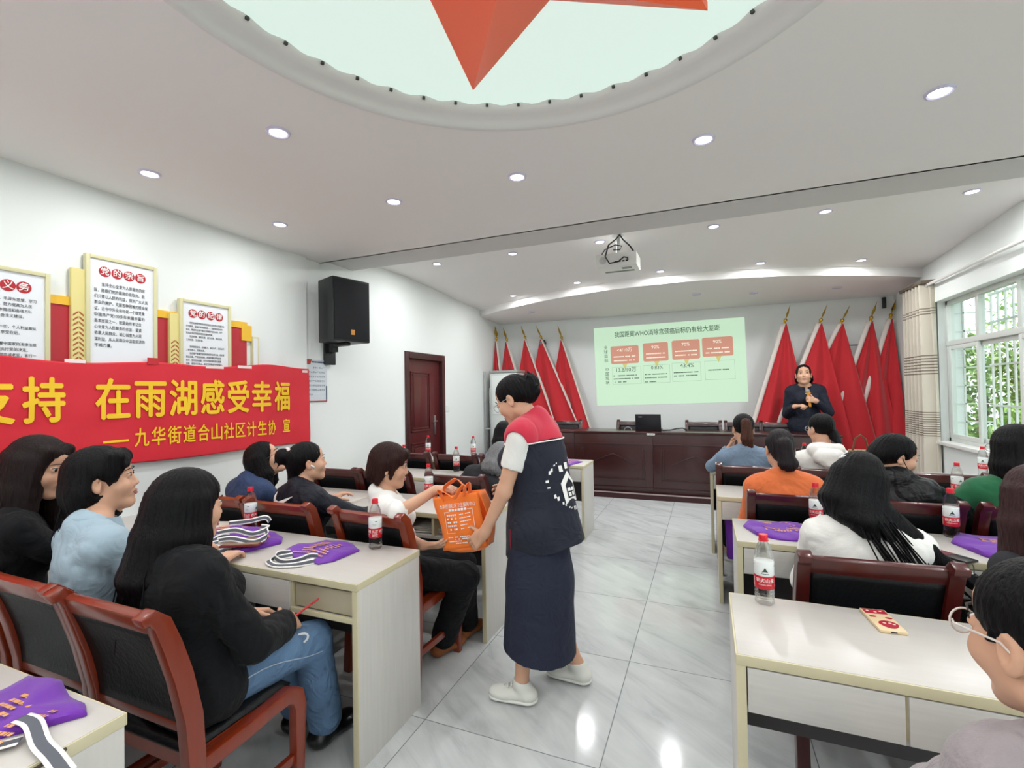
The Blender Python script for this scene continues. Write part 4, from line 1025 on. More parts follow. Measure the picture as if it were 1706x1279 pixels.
b = MB(); [b.lathe([(0, -.006), (.006, 0), (0, .006)], (rr.uniform(-.012, .0), -.008, -.03-k*.010), 10) for k in range(9)]; b.build('white_beads', WHINK, pc)
b = MB(); [b.lathe([(0, -.016), (.012, -.004), (.010, .008), (0, .016)], (rr.uniform(-.004, .014), -.008, -.045-k*.028), 10) for k in range(5)]; b.build('black_toys', BLACK, pc)
def papers(label, loc, rz, w_, d_, n, col):
    b = MB(); rr = random.Random(int(loc[0]*100))
    for k in range(n): b.box((rr.uniform(-.01, .01), rr.uniform(-.01, .01), .003+k*.004), (w_, d_, .003), Matrix.Rotation(R(rr.uniform(-6, 6)), 3, 'Z'))
    o = b.build('paper_stack', col, smooth=0); o.location = loc; o.rotation_euler = (0, 0, rz); tag(o, label, 'papers')
papers('loose papers on the open shelf under the orange bag', (-1.66, 2.76, .605), R(5), .28, .20, 8, M('paper', 'd9d6cc', .7))
papers('yellow-green booklet on top of the shelf papers', (-1.52, 2.80, .640), R(-8), .16, .2, 3, M('booklet', 'b7bf6a', .6))
papers('pale papers under the bags beside the bottle on the wall-side desk', (-2.62, 1.86, DH), R(12), .21, .29, 3, M('paper', 'd9d6cc', .7))
b = MB(); b.tube([(0, 0, 0), (.05, .09, .0), (.052, .095, 0)], [.004, .004, .002], 8); tag(b.build('dark_pen', BLACK, loc=(1.30, 3.86, DH+.004)), 'dark pen on the desk beside the green sleeve', 'pen')
ph3 = thing('gold_folder', 'gold-edged dark folder held on the desk behind the orange bag', 'folder', (-1.52, 3.80, DH), R(-20))
MB().bx(-.13, .13, -.09, .09, 0, .03).build('folder_body', M('dark_folder', '2a1f1c', .4), ph3, bevel=.004); MB().bx(-.132, .132, -.092, -.085, .004, .026).build('gold_edge', M('gold_edge', 'c79a4a', .3, metal=.6), ph3)
b = MB(); b.tube([(.05*math.cos(k*.9)+.01*k*.3, .03*math.sin(k*.9), .045+.02*math.sin(k*1.7)) for k in range(14)], .004, 6); tag(b.build('black_lanyard', BLACK, loc=(-1.56, 3.82, DH)), 'tangled black lanyard on the gold-edged folder', 'lanyard')
# ================================================================== PEOPLE: distance-field bodies meshed by surface nets
V3 = lambda *a: np.array(a, dtype=np.float32)
def nrm(v): v = np.asarray(v, dtype=np.float32); return v/max(1e-9, np.linalg.norm(v))
def lerp(a, b, t): return a + (b-a)*t
def _hash(i, j, k):
    h = (i*374761393 + j*668265263 + k*2147483647*0 + k*1274126177) & 0x7fffffff
    h = ((h ^ (h >> 13))*1103515245) & 0x7fffffff
    return ((h ^ (h >> 16)) & 0xffff).astype(np.float32)/65535.
def vnoise(p):
    q = np.floor(p); f = (p-q).astype(np.float32); f = f*f*(3-2*f); q = q.astype(np.int64)
    i, j, k = q[:, 0], q[:, 1], q[:, 2]; o = 0
    for a in (0, 1):
        for b_ in (0, 1):
            for c in (0, 1):
                o = o + _hash(i+a, j+b_, k+c)*(f[:, 0] if a else 1-f[:, 0])*(f[:, 1] if b_ else 1-f[:, 1])*(f[:, 2] if c else 1-f[:, 2])
    return o-.5
class Field:
    def __init__(s): s.p = []; s.disp = None
    def rc(s, a, b, ra, rb=None, k=.02, flat=None, op=1):
        a, b = np.asarray(a, np.float32), np.asarray(b, np.float32); rb = ra if rb is None else rb
        r = max(ra, rb)*1.0; s.p.append(('rc', (a, b, ra, rb, flat), k, op, np.minimum(a, b)-r, np.maximum(a, b)+r)); return s
    def el(s, c, r, k=.02, rot=None, op=1):
        c, r = np.asarray(c, np.float32), np.asarray(r, np.float32); m = float(r.max())
        s.p.append(('el', (c, r, rot), k, op, c-m, c+m)); return s
    def cut(s, pt, n, k=.004):
        s.p.append(('pl', (np.asarray(pt, np.float32), nrm(n)), k, -1, None, None)); return s
    def box(s):
        lo = np.min([q[4] for q in s.p if q[3] == 1], axis=0); hi = np.max([q[5] for q in s.p if q[3] == 1], axis=0); return lo, hi
    def ev(s, P):
        d = np.full(len(P), .25, np.float32)
        for kind, a, k, op, lo, hi in s.p:
            if kind == 'pl':
                e = (P-a[0])@a[1]; d = smax(d, e, k); continue
            pad = k+.05
            m = np.all((P > lo-pad) & (P < hi+pad), axis=1)
            if not m.any(): continue
            Q = P[m]
            if kind == 'rc':
                A, B, ra, rb, flat = a; q = Q-A; ba = B-A
                if flat is not None:
                    n, sc = flat; q = q + (q@n)[:, None]*n*(1/sc-1); ba = ba + (ba@n)*n*(1/sc-1)
                t = np.clip((q@ba)/max(1e-9, ba@ba), 0, 1)
                e = np.linalg.norm(q-t[:, None]*ba, axis=1) - (ra+(rb-ra)*t)
                if flat is not None: e = e*min(1, flat[1]*1.15)
            else:
                c, r, rot = a; q = Q-c
                if rot is not None: q = q@rot
                k0 = np.linalg.norm(q/r, axis=1); k1 = np.linalg.norm(q/(r*r), axis=1)
                e = k0*(k0-1)/np.maximum(k1, 1e-6)
            if op == 1: d[m] = smin(d[m], e, k)
            else: d[m] = smax(d[m], -e, k)
        if s.disp is not None: d = s.disp(P, d)
        return d
def smin(a, b, k):
    if k <= 0: return np.minimum(a, b)
    h = np.maximum(k-np.abs(a-b), 0)/k; return np.minimum(a, b)-h*h*k*.25
def smax(a, b, k): return -smin(-a, -b, k)
_OFF = np.array([(x, y, z) for x in (0, 1) for y in (0, 1) for z in (0, 1)])
_EDG = [(0, 1), (2, 3), (4, 5), (6, 7), (0, 2), (1, 3), (4, 6), (5, 7), (0, 4), (1, 5), (2, 6), (3, 7)]
def polygonise(fd, h, lo=None, hi=None):
    l0, h0 = fd.box(); lo = l0-3*h if lo is None else lo; hi = h0+3*h if hi is None else hi
    B = 8; nb = np.ceil((hi-lo)/(h*B)).astype(int)
    g = np.stack(np.meshgrid(*[np.arange(n) for n in nb], indexing='ij'), -1).reshape(-1, 3)
    dc = fd.ev((lo+(g+.5)*B*h).astype(np.float32))
    keep = np.abs(dc) < B*h*.87*1.35+.012
    D = np.kron(np.where(dc.reshape(nb) > 0, 1, -1).astype(np.float32), np.ones((B, B, B), np.float32))
    gk = g[keep]; loc = np.stack(np.meshgrid(*[np.arange(B)]*3, indexing='ij'), -1).reshape(-1, 3)
    idx = (gk[:, None, :]*B + loc[None]).reshape(-1, 3)
    d = np.concatenate([fd.ev((lo+i*h).astype(np.float32)) for i in np.array_split(idx, max(1, len(idx)//400000))])
    D[idx[:, 0], idx[:, 1], idx[:, 2]] = d
    s_ = D < 0; n0 = np.array(D.shape)
    c = sum(s_[a:n0[0]-1+a, b_:n0[1]-1+b_, c_:n0[2]-1+c_].astype(np.uint8) for a, b_, c_ in _OFF)
    act = (c > 0) & (c < 8); ci = np.argwhere(act)
    val = np.stack([D[ci[:, 0]+o[0], ci[:, 1]+o[1], ci[:, 2]+o[2]] for o in _OFF], 1)
    acc = np.zeros((len(ci), 3), np.float32); cnt = np.zeros(len(ci), np.float32)
    for e0, e1 in _EDG:
        v0, v1 = val[:, e0], val[:, e1]; m = (v0 < 0) != (v1 < 0); t = np.where(m, v0/np.where(m, v0-v1, 1), 0)
        acc += np.where(m[:, None], _OFF[e0]+t[:, None]*(_OFF[e1]-_OFF[e0]), 0); cnt += m
    vert = lo + (ci+acc/cnt[:, None])*h
    vid = np.full(act.shape, -1, np.int32); vid[act] = np.arange(len(ci), dtype=np.int32)
    Fs = []
    for ax in range(3):
        o1, o2 = [a for a in range(3) if a != ax]
        sl0 = [slice(0, n-1) for n in n0]; sl1 = list(sl0); sl1[ax] = slice(1, n0[ax]); sl0[o1] = sl1[o1] = slice(1, n0[o1]-1); sl0[o2] = sl1[o2] = slice(1, n0[o2]-1)
        a, b_ = s_[tuple(sl0)], s_[tuple(sl1)]; q = np.argwhere(a != b_)
        if not len(q): continue
        inside = a[q[:, 0], q[:, 1], q[:, 2]]
        q[:, o1] += 1; q[:, o2] += 1
        def cell(d1, d2):
            r = q.copy(); r[:, o1] += d1; r[:, o2] += d2; return vid[r[:, 0], r[:, 1], r[:, 2]]
        f = np.stack([cell(-1, -1), cell(0, -1), cell(0, 0), cell(-1, 0)], 1)
        flip = inside if ax != 1 else ~inside
        f[~flip] = f[~flip][:, ::-1]; Fs.append(f)
    return vert, np.concatenate(Fs)
def mesh_obj(name, vert, quads, mat, parent, origin):
    me = bpy.data.meshes.new(name); vert = (vert-np.asarray(origin)).astype(np.float32)
    me.vertices.add(len(vert)); me.vertices.foreach_set('co', vert.ravel())
    n = len(quads); me.loops.add(n*4); me.polygons.add(n)
    me.loops.foreach_set('vertex_index', quads.astype(np.int32).ravel()); me.polygons.foreach_set('loop_start', np.arange(0, 4*n, 4, dtype=np.int32))
    me.polygons.foreach_set('use_smooth', np.ones(n, bool)); me.materials.append(mat); me.update(calc_edges=True); me.validate()
    o = bpy.data.objects.new(name, me); C.objects.link(o); o.parent = parent
    return o
def field_obj(name, fd, h, mat, parent, origin):
    v, q = polygonise(fd, h); return mesh_obj(name, v, q, mat, parent, origin)
def drop(mesh_name): pass

SKIN = M('skin', 'd2a387', .5, var=.06, scale=25, spec=.35)
for _n in ('skin',):
    _b = bpy.data.materials[_n].node_tree.nodes['Principled BSDF']; _b.inputs['Subsurface Weight'].default_value = .12; _b.inputs['Subsurface Radius'].default_value = (.012, .005, .003); _b.inputs['Subsurface Scale'].default_value = .5
LIPS = M('lip_skin', 'b4706a', .5)
EYEW = M('eye_white', 'e2dcd6', .25); IRIS = M('eye_iris', '1c120d', .15)
def hair_mat(name, col, rough=.46):
    return M(name, col, rough, var=.55, scale=9, stretch=(14, 14, 1.2), bump=.55, bscale=16, bstretch=(16, 16, 1.0), spec=.16)
HAIRB = hair_mat('black_hair', '070608', .48); HAIRD = hair_mat('dark_brown_hair', '1d1312'); HAIRR = hair_mat('reddish_brown_hair', '2c1713'); HAIRP = hair_mat('brown_tail_hair', '4a2d22'); HAIRG = hair_mat('grey_hair', '77787a')

def rotm(yaw, pitch, roll):
    """head axes as columns (side, forward, up); yaw positive turns towards +x from +y, pitch up, roll towards its own +side"""
    y = R(-yaw); m = Matrix.Rotation(y, 3, 'Z') @ Matrix.Rotation(R(pitch), 3, 'X') @ Matrix.Rotation(R(roll), 3, 'Y')
    return np.array(m, dtype=np.float32)
def elbow_of(a, t, l1, l2, pole):
    d = t-a; L = np.linalg.norm(d); L = min(L, (l1+l2)*.995); d = nrm(d)
    c = (l1*l1-l2*l2+L*L)/(2*L); hgt = math.sqrt(max(1e-6, l1*l1-c*c)); pole = np.asarray(pole, np.float32); pole = nrm(pole-d*(pole@d))
    return a+d*c+pole*hgt

class Person:
    def __init__(s, label, P, Hc, hd=0., hy=None, hp=0., hr=0., sc=1., tw=0., c7=None, seat=True, base=None, hip_out=None):
        s.label, s.sc = label, sc
        s.P = np.asarray(P, np.float32); s.Hc = np.asarray(Hc, np.float32)
        s.F = V3(math.sin(R(hd)), math.cos(R(hd)), 0)
        s.Hr = rotm(hd if hy is None else hy, hp, hr)
        up = s.Hr[:, 2]
        s.C7 = np.asarray(c7, np.float32) if c7 is not None else s.Hc - (.155*V3(0, 0, 1) + .045*s.F)*sc + up*0
        s.S = nrm(s.C7-s.P); s.F = nrm(s.F - s.S*(s.F@s.S)); s.Rt = np.cross(s.F, s.S)
        c, q = math.cos(R(tw)), math.sin(R(tw)); s.F2 = s.F*c + s.Rt*q; s.R2 = s.Rt*c - s.F*q
        s.sh = {k: s.C7 - .055*sc*s.S + k*.155*sc*s.R2 + .012*s.F2 for k in (-1, 1)}
        s.hip = {k: s.P + k*.085*sc*s.Rt for k in (-1, 1)}
        s.arm = {}; s.leg = {}; s.hand = {}
        s.root = thing('person', label, 'person', tuple(float(x) for x in (s.P[0], s.P[1], 0 if base is None else base)))
        s.o = np.array(s.root.location, dtype=np.float32)
        s.parts = []
    def loc(s, r, f, u): return s.P + r*s.Rt + f*s.F + V3(0, 0, u)
    def hl(s, x, y, z): return s.Hc + s.Hr@(V3(x, y, z)*s.sc)
    def set_arm(s, k, wrist, pole=None, d=None, n=None, curl=25, thumb=25, spread=1., elbow=None):
        w_ = np.asarray(wrist, np.float32); pole = (k*.5*s.Rt - .7*V3(0, 0, 1) - .4*s.F) if pole is None else np.asarray(pole, np.float32)
        el = elbow_of(s.sh[k], w_, .275*s.sc, .235*s.sc, pole) if elbow is None else np.asarray(elbow, np.float32)
        L = np.linalg.norm(w_-el)
        if L > .245*s.sc: w_ = el + (w_-el)/L*.245*s.sc
        s.arm[k] = (s.sh[k], el, w_)
        d = nrm(w_-el) if d is None else nrm(d); n = V3(0, 0, -1) if n is None else nrm(n); n = nrm(n-d*(n@d))
        s.hand[k] = (d, n, curl, thumb, spread)
    def set_leg(s, k, knee, ankle, toe=None):
        knee, ankle = np.asarray(knee, np.float32), np.asarray(ankle, np.float32)
        s.leg[k] = (s.hip[k], knee, ankle, nrm(s.F*V3(1, 1, 0) if toe is None else toe))
    def seat_legs(s, open_=.02):
        for k in (-1, 1):
            kn = s.hip[k] + s.F*V3(1, 1, 0)*.40 + k*open_*s.Rt; kn[2] = .50
            s.set_leg(k, kn, (kn[0]-s.F[0]*.02, kn[1]-s.F[1]*.02, .09))
    # -------------------------------------------------- body
    def torso(s, f, o=0., bust=1., hips=True):
        sc = s.sc; P, C7, S, F, F2 = s.P, s.C7, s.S, s.F, s.F2; L = np.linalg.norm(C7-P)
        w_ = P+S*L*.36; ch = P+S*L*.70 + F2*.012
        fl = (F, .78); fl2 = (F2, .80)
        if hips: f.rc(s.hip[-1], s.hip[1], .098*sc+o, k=.04, flat=(F, .95))
        f.rc(P+S*.03, w_, .128*sc+o, .108*sc+o, .05, fl)
        f.rc(w_, ch, .108*sc+o, .122*sc+o, .05, fl)
        f.rc(ch-.055*s.R2, ch+.055*s.R2, .105*sc+o, k=.05, flat=fl2)
        f.rc(lerp(C7, s.sh[-1], .85), lerp(C7, s.sh[1], .85), .050*sc+o, k=.05)
        for k in (-1, 1):
            f.rc(C7+S*.02, s.sh[k]+S*.004, .046*sc+o*.8, .044*sc+o, .04)
            if bust: f.el(ch+F2*(.075+o)+k*.068*s.R2-S*.02, (.056*bust+o*.6,)*3, .05)
    def arms(s, f, o=0., upto=1., k0=.03, side=(-1, 1), o2=None):
        """upto: 1 whole arm, .5 to the elbow"""
        sc = s.sc; o2 = o if o2 is None else o2
        for k in side:
            a, e, w_ = s.arm[k]
            t = min(1, upto/.5); f.rc(a, lerp(a, e, t), .045*sc+o, (.045-.009*t)*sc+lerp(o, o2, t*.5), k0)
            if upto > .5: t = (upto-.5)/.5; f.rc(e, lerp(e, w_, t), .037*sc+lerp(o, o2, .5), (.037-.012*t)*sc+o2, .02)
    def legs(s, f, o=0., o2=None, upto=1.):
        sc = s.sc; o2 = o if o2 is None else o2
        for k, (h, kn, an, toe) in s.leg.items():
            f.rc(h, kn, .083*sc+o, .057*sc+lerp(o, o2, .5), .04)
            f.rc(kn, lerp(kn, an, upto), .054*sc+lerp(o, o2, .5), (.054-.017*upto)*sc+o2, .02)
    def feet(s, f, o=0., k_=.02):
        for k, (h, kn, an, toe) in s.leg.items():
            up = V3(0, 0, 1); b0 = an-up*.045; fl = (up, .62)
            f.rc(an, b0-toe*.03, .036+o, .034+o, k_); f.rc(b0-toe*.035, b0+toe*.10-up*.008, .035+o, .038+o, k_, fl); f.rc(b0+toe*.09-up*.008, b0+toe*.13-up*.008, .036+o, .030+o, k_, fl)
    def head(s, f):
        sc = s.sc; hl = s.hl; Rm = s.Hr
        E = lambda c, r, k=.02, op=1, rot=None: f.el(hl(*c), np.array(r)*sc, k*sc, Rm if rot is None else rot, op)
        f.rc(hl(0, -.020, -.07), s.C7+s.F*.022+s.S*.0, .049*sc, .054*sc, .03)
        E((0, -.010, .035), (.072, .092, .082)); E((0, .020, -.03), (.062, .066, .084)); E((0, .030, .045), (.058, .055, .054))
        for k in (-1, 1): f.rc(hl(k*.046, .002, -.062), hl(k*.012, .064, -.097), .021*sc, .016*sc, .028)
        E((0, .070, -.096), (.021, .019, .018), .02)
        for k in (-1, 1): E((k*.036, .056, -.028), (.030, .032, .030), .025)
        for k in (-1, 1): E((k*.031, .104, .010), (.021, .018, .014), .014, -1)
        f.rc(hl(0, .082, .014), hl(0, .099, -.026), .0075*sc, .0105*sc, .012)
        for k in (-1, 1): E((k*.012, .089, -.032), (.0085, .010, .008), .008)
        for k in (-1, 1): E((k*.031, .079, .010), (.016, .0125, .0105), .006)
        E((0, .077, -.060), (.024, .018, .019), .016)
        f.rc(hl(-.017, .0965, -.0605), hl(.017, .0965, -.0605), .0025, k=.006, op=-1)
        for k in (-1, 1):
            r2 = Rm@np.array(Matrix.Rotation(R(-k*18), 3, 'Z'), dtype=np.float32)
            E((k*.077, -.010, -.008), (.009, .019, .031), .006, 1, r2); E((k*.086, -.004, -.004), (.008, .010, .019), .005, -1, r2); E((k*.077, -.004, -.032), (.007, .009, .010), .006, 1)
    def hands(s, f):
        for k in s.arm:
            a, e, w_ = s.arm[k]; d, n, curl, thumb, spread = s.hand[k]; sc = s.sc*.97
            th = np.cross(n, d)*(-k)
            kn = lambda q, l: w_ + d*l*sc + th*q*sc
            f.rc(w_-nrm(w_-e)*.01, w_+d*.025*sc, .026*sc, .024*sc, .02, (n, .78))
            for q in (.026, .008, -.010, -.026): f.rc(w_+d*.012*sc+th*q*.55*sc, kn(q, .082), .0135*sc, .0115*sc, .010)
            f.rc(w_+d*.02*sc+th*.018*sc+n*.006, w_+d*.05*sc+th*.028*sc+n*.006, .016*sc, .013*sc, .012)
            for q, ln, cc in ((.028, .070, .9), (.009, .079, 1.), (-.010, .073, 1.08), (-.0275, .057, 1.2)):
                p = kn(q, .082); dr = nrm(d + th*q*2.2*spread); r0 = .0090*sc; ang = 0
                for i, (fr, aa) in enumerate(((.44, .75), (.31, 1.15), (.25, .8))):
                    ang += R(curl*cc*aa); v = dr*math.cos(ang)+n*math.sin(ang); p2 = p+v*ln*fr*sc; f.rc(p, p2, r0, r0*.90, .003); p = p2; r0 *= .90
            p = w_+d*.030*sc+th*.026*sc+n*.008; v = nrm(d*.62+th*.75+n*.28); r0 = .0112*sc
            for i, ln in enumerate((.038, .031, .026)):
                p2 = p+v*ln*sc; f.rc(p, p2, r0, r0*.9, .005); p = p2; r0 *= .9; v = nrm(v + (d*.5+n*.35-th*.25)*math.sin(R(thumb)))
    def body(s, h, feet=True, bust=1.):
        f = Field(); s.torso(f, -.006, bust*.8); s.arms(f, 0); s.legs(f, -.004)
        if feet: s.feet(f)
        s.head(f); s.hands(f)
        o = field_obj('body', f, h, SKIN, s.root, s.o); s.bodyobj = o; s._eyes(); return o
    def _eyes(s):
        Rm = Matrix(s.Hr.tolist())
        for k in (-1, 1):
            c = s.hl(k*.031, .0785, .010)-s.o
            b = MB(); pr = [(.0118*math.sin(a), -.0118*math.cos(a)) for a in [math.pi*i/12 for i in range(13)]]
            rot = Rm @ Matrix.Rotation(R(-90), 3, 'X')
            n = 16; b.lathe([(max(1e-6, r_), z) for r_, z in pr], tuple(c + s.Hr@V3(0, .0022, 0)), n, rot=rot)
            b.m = [1 if i//n >= 9 else 0 for i in range(len(b.f))]
            b.build('eye', [EYEW, IRIS], s.root, smooth=180)
            L = lambda x, y, z: s.hl(x, y, z)-s.o
            MB().tube([L(k*.016, .0895, .016), L(k*.026, .0925, .0185), L(k*.036, .0895, .0185), L(k*.046, .079, .015)], [.0008, .0016, .0018, .0008], 6).build('eyelash', IRIS, s.root)
            MB().tube([L(k*.013, .0925, .030), L(k*.024, .0935, .0345), L(k*.037, .089, .035), L(k*.050, .075, .029)], [.0014, .003, .0026, .001], 6, flat=.8).build('eyebrow', M('eyebrow_hair', '2b1d18', .7), s.root)
        L = lambda x, y, z: s.hl(x, y, z)-s.o
        b = MB(); b.tube([L(-.020, .0905, -.0595), L(-.008, .0968, -.0560), L(0, .0972, -.0572), L(.008, .0968, -.0560), L(.020, .0905, -.0595)], [.0012, .0040, .0036, .0040, .0012], 8)
        b.tube([L(-.019, .0905, -.0612), L(-.007, .0962, -.0665), L(.007, .0962, -.0665), L(.019, .0905, -.0612)], [.0012, .0050, .0050, .0012], 8); b.build('lips', LIPS, s.root, smooth=180)
    # -------------------------------------------------- clothes
    def wrinkle(s, amp, fq=14., st=(1, 1, .6)):
        st = np.array(st, np.float32)
        def fn(P, d):
            m = np.abs(d) < .03
            if m.any():
                Q = P[m]*st; a_ = vnoise(Q*fq*.7+3.1); b_ = vnoise(Q*fq*1.25+a_[:, None]*1.3+11.); c_ = vnoise(Q*fq*2.6+b_[:, None]*1.0+5.)
                d[m] = d[m] + amp*(1.1*a_ + 1.5*(.22-np.abs(b_)) + .5*(.22-np.abs(c_)))
            return d
        return fn
    def top(s, name, mat, h, o=.012, sleeve=1., o_arm=None, cuff=.02, hem=.10, neck=.066, fold=.006, bust=1., extra=None, neck_drop=.0, side=(-1, 1), o_cuff=None, fq=14.):
        oa = o if o_arm is None else o_arm; o *= .72; oa *= .66; fold *= 1.35
        f = Field(); s.torso(f, o, bust)
        if hem > .12:                                                # longer hem falls over the hips
            f.rc(s.P-s.S*(hem-.10), s.P+s.S*.10, .135*s.sc+o, .125*s.sc+o, .05, (s.F, .85))
        if sleeve: s.arms(f, oa, sleeve, side=side, o2=o_cuff)
        if extra: extra(f)
        up = nrm(s.Hc-s.C7)
        f.rc(s.C7+s.F*.03+up*(.035-neck_drop), s.C7+s.F*.03+up*.16, neck, neck+.03, .006, op=-1)
        f.cut(s.P-s.S*hem, -s.S)
        if sleeve:
            for k in side:
                a, e, w_ = s.arm[k]
                if sleeve <= .5: q = lerp(a, e, sleeve/.5); dr = nrm(e-a); r_ = .040*s.sc+oa
                else: q = lerp(e, w_, (sleeve-.5)/.5); dr = nrm(w_-e); r_ = (.037-.012*(sleeve-.5)/.5)*s.sc+(oa if o_cuff is None else o_cuff)
                f.rc(q+dr*r_*.75, q+dr*(r_*2.6), r_*.93, r_*1.5, .003, op=-1)
        if fold: f.disp = s.wrinkle(fold, fq)
        return field_obj(name, f, h, mat, s.root, s.o)
    def pants(s, mat, h, o=.012, o2=.02, fold=.006, upto=.94, name='trousers', waist=.14):
        f = Field(); f.rc(s.hip[-1], s.hip[1], .100+o, k=.04, flat=(s.F, .98)); f.rc(s.P, s.P+s.S*waist, .125+o, .118+o, .05, (s.F, .8)); s.legs(f, o, o2, upto)
        f.cut(s.P+s.S*waist, s.S); f.disp = s.wrinkle(fold, 13., (1, 1, 1))
        return field_obj(name, f, h, mat, s.root, s.o)
    def shoes(s, mat, h=.006, sole=None, name='shoe', o=.006):
        allk = dict(s.leg)
        for k in list(allk):
            s.leg = {k: allk[k]}; f = Field(); s.feet(f, o, .015); an = allk[k][2]; toe = allk[k][3]
            f.cut(an+V3(0, 0, .022), (toe*-.15+V3(0, 0, 1))); f.cut((0, 0, an[2]-.083), (0, 0, -1))
            ob = field_obj(name, f, h, mat, s.root, s.o)
            if sole is not None:
                g = Field(); up = V3(0, 0, 1); b0 = an-up*.068; fl = (up, .4); g.rc(b0-toe*.032, b0+toe*.122, .044+o*.5, .042+o*.5, .02, fl); g.cut((0, 0, an[2]-.090), (0, 0, -1)); g.cut((0, 0, an[2]-.062), (0, 0, 1)); field_obj('sole', g, h, sole, ob, s.o)
        s.leg = allk
    # -------------------------------------------------- hair
    def hair(s, style, mat, h, name='hair', L=.35, parts=None, seed=1, drift=(0, 0, 0), push=.02, ears=True, fringe=.0, groove=.0026, span=118, r0=.034):
        sc = s.sc; hl = s.hl; Rm = s.Hr; rnd = np.random.RandomState(seed); f = Field(); drift = np.asarray(drift, np.float32)
        E = lambda c, r, k=.015, op=1: f.el(hl(*c), np.array(r)*sc, k, Rm, op)
        bulk = {'tied': (.080, .101, .091), 'long': (.086, .106, .096), 'bob': (.088, .108, .097), 'short': (.088, .108, .098)}[style]
        E((0, -.014, .038), bulk)
        if style in ('bob', 'short', 'long'): E((0, -.050, -.02), (.078, .066, .085), .03)
        if parts: parts(s, f, E, rnd)
        E((0, .100, -.045+fringe), (.074, .088, .112), .012, -1)
        if ears:
            for k in (-1, 1): E((k*.088, .004, -.020), (.030, .026, .040), .008, -1)
        if style == 'tied': f.cut(hl(0, -.05, -.066), Rm@V3(0, .75, -1), .01)
        if style in ('long', 'bob'):
            n = 15 if style == 'long' else 13
            for i in range(n):
                a = R(-span + 2*span*i/(n-1)); ca, sa = math.cos(a), math.sin(a)
                p0 = hl(sa*.066, -.014-ca*.076, .03); p1 = hl(sa*.080, -.020-ca*.090, -.085)
                f.rc(p0, p1, r0*sc*.9, r0*sc, .02)
                out = Rm@V3(sa*.35, -ca, 0); out[2] = 0; ln = max(.0, L-.085)
                p2 = p1 + V3(0, 0, -ln*.5) + out*push + drift*.45 + rnd.normal(size=3).astype(np.float32)*.003
                p3 = p1 + V3(0, 0, -ln*(1+rnd.uniform(-.06, .10))) + out*push*1.2 + drift + rnd.normal(size=3).astype(np.float32)*.006
                f.rc(p1, p2, r0*sc, r0*.86*sc, .02); f.rc(p2, p3, r0*.86*sc, r0*.30*sc, .014)
        up = Rm[:, 2]; fw = Rm[:, 1]; sd = Rm[:, 0]; Hc = s.Hc
        def disp(P, d):
            m = np.abs(d) < .02
            if m.any():
                q = P[m]-Hc; x = q@sd; y = q@fw; z = q@up; th = np.arctan2(x, -(y+.014)); rr_ = np.sqrt(x*x+(y+.014)**2)
                W_ = np.clip(rr_/.05, 0, 1)
                w2 = vnoise(np.stack([th*9., z*6., th*0+seed], 1))
                g_ = np.sin(th*34+w2*5+z*9)*.5 + np.sin(th*57+w2*8-z*6)*.35 + w2*.9
                d[m] = d[m] + groove*g_*W_
            return d
        f.disp = disp
        return field_obj(name, f, h, mat, s.root, s.o)
    def glasses(s, mat, k=1., lens=None):
        L = lambda x, y, z: s.hl(x, y, z)-s.o
        g = None
        for q in (-1, 1):
            pts = [L(q*.034+.024*math.cos(a), .104-.0035*abs(math.cos(a))*0-.10*(q*.034+.024*math.cos(a))**2*2, .004+.020*math.sin(a)) for a in [2*math.pi*i/20 for i in range(20)]]
            b = MB(); b.tube(pts, .0016*k, 6, closed=True)
            if g is None:
                g = b; 
            else: g.v += []; o = len(g.v); g.v += b.v; g.f += [tuple(i+o for i in t) for t in b.f]; g.m += b.m
            g.tube([L(q*.058, .098, .008), L(q*.078, .075, .010), L(q*.081, .0, .006), L(q*.079, -.02, -.012)], .0017*k, 6)
        g.tube([L(-.011, .104, .008), L(0, .107, .011), L(.011, .104, .008)], .0016*k, 6)
        o = g.build('glasses', mat, s.root, smooth=60)
        if lens is not None:
            for q in (-1, 1):
                b = MB(); b.add([L(q*.034+.023*math.cos(a), .1035-.2*(q*.034+.023*math.cos(a))**2, .004+.019*math.sin(a)) for a in [2*math.pi*i/20 for i in range(20)]], [tuple(range(20))]); b.build('lens', lens, o)
def collar(s, mat, r=.066, h=.020, drop=.028, name='collar', up_=.034):
    c = s.C7+s.F*.022+s.S*up_; n = 28; pts = []
    for i in range(n):
        a = 2*math.pi*i/n; pts.append(Vector(c + r*math.cos(a)*s.F + r*1.02*math.sin(a)*s.Rt - V3(0, 0, 1)*drop*(.5+.5*math.cos(a)) - s.o))
    b = MB(); v = []; f = []
    for i, p in enumerate(pts):
        ou = (p-Vector(c-s.o)); ou.z = 0; ou.normalize()
        v += [p-ou*.004+Vector((0, 0, h)), p+ou*.004+Vector((0, 0, h*1.05)), p+ou*.020-Vector((0, 0, h*.9)), p+ou*.012-Vector((0, 0, h*.9))]
    for i in range(n):
        j = (i+1) % n
        if i in (0, n-1): continue
        for k in range(4): f.append((i*4+k, i*4+(k+1) % 4, j*4+(k+1) % 4, j*4+k))
    b.add(v, f); return b.build(name, mat, s.root, smooth=50)
def strands(s, mat, guides, rnd, n, r=.0016, jit=.012, name='loose_strands'):
    """thin loose locks along guide polylines (world points)"""
    b = MB()
    for g in guides:
        for i in range(n):
            o = rnd.normal(size=3)*jit; o2 = rnd.normal(size=3)*jit*1.6
            pts = [Vector(np.asarray(p)-s.o + o*(j/(len(g)-1)*.5+.5) + o2*(j/(len(g)-1))**2) for j, p in enumerate(g)]
            b.tube(pts, [r]*(len(pts)-1)+[r*.25], 5)
    return b.build(name, mat, s.root, smooth=180)
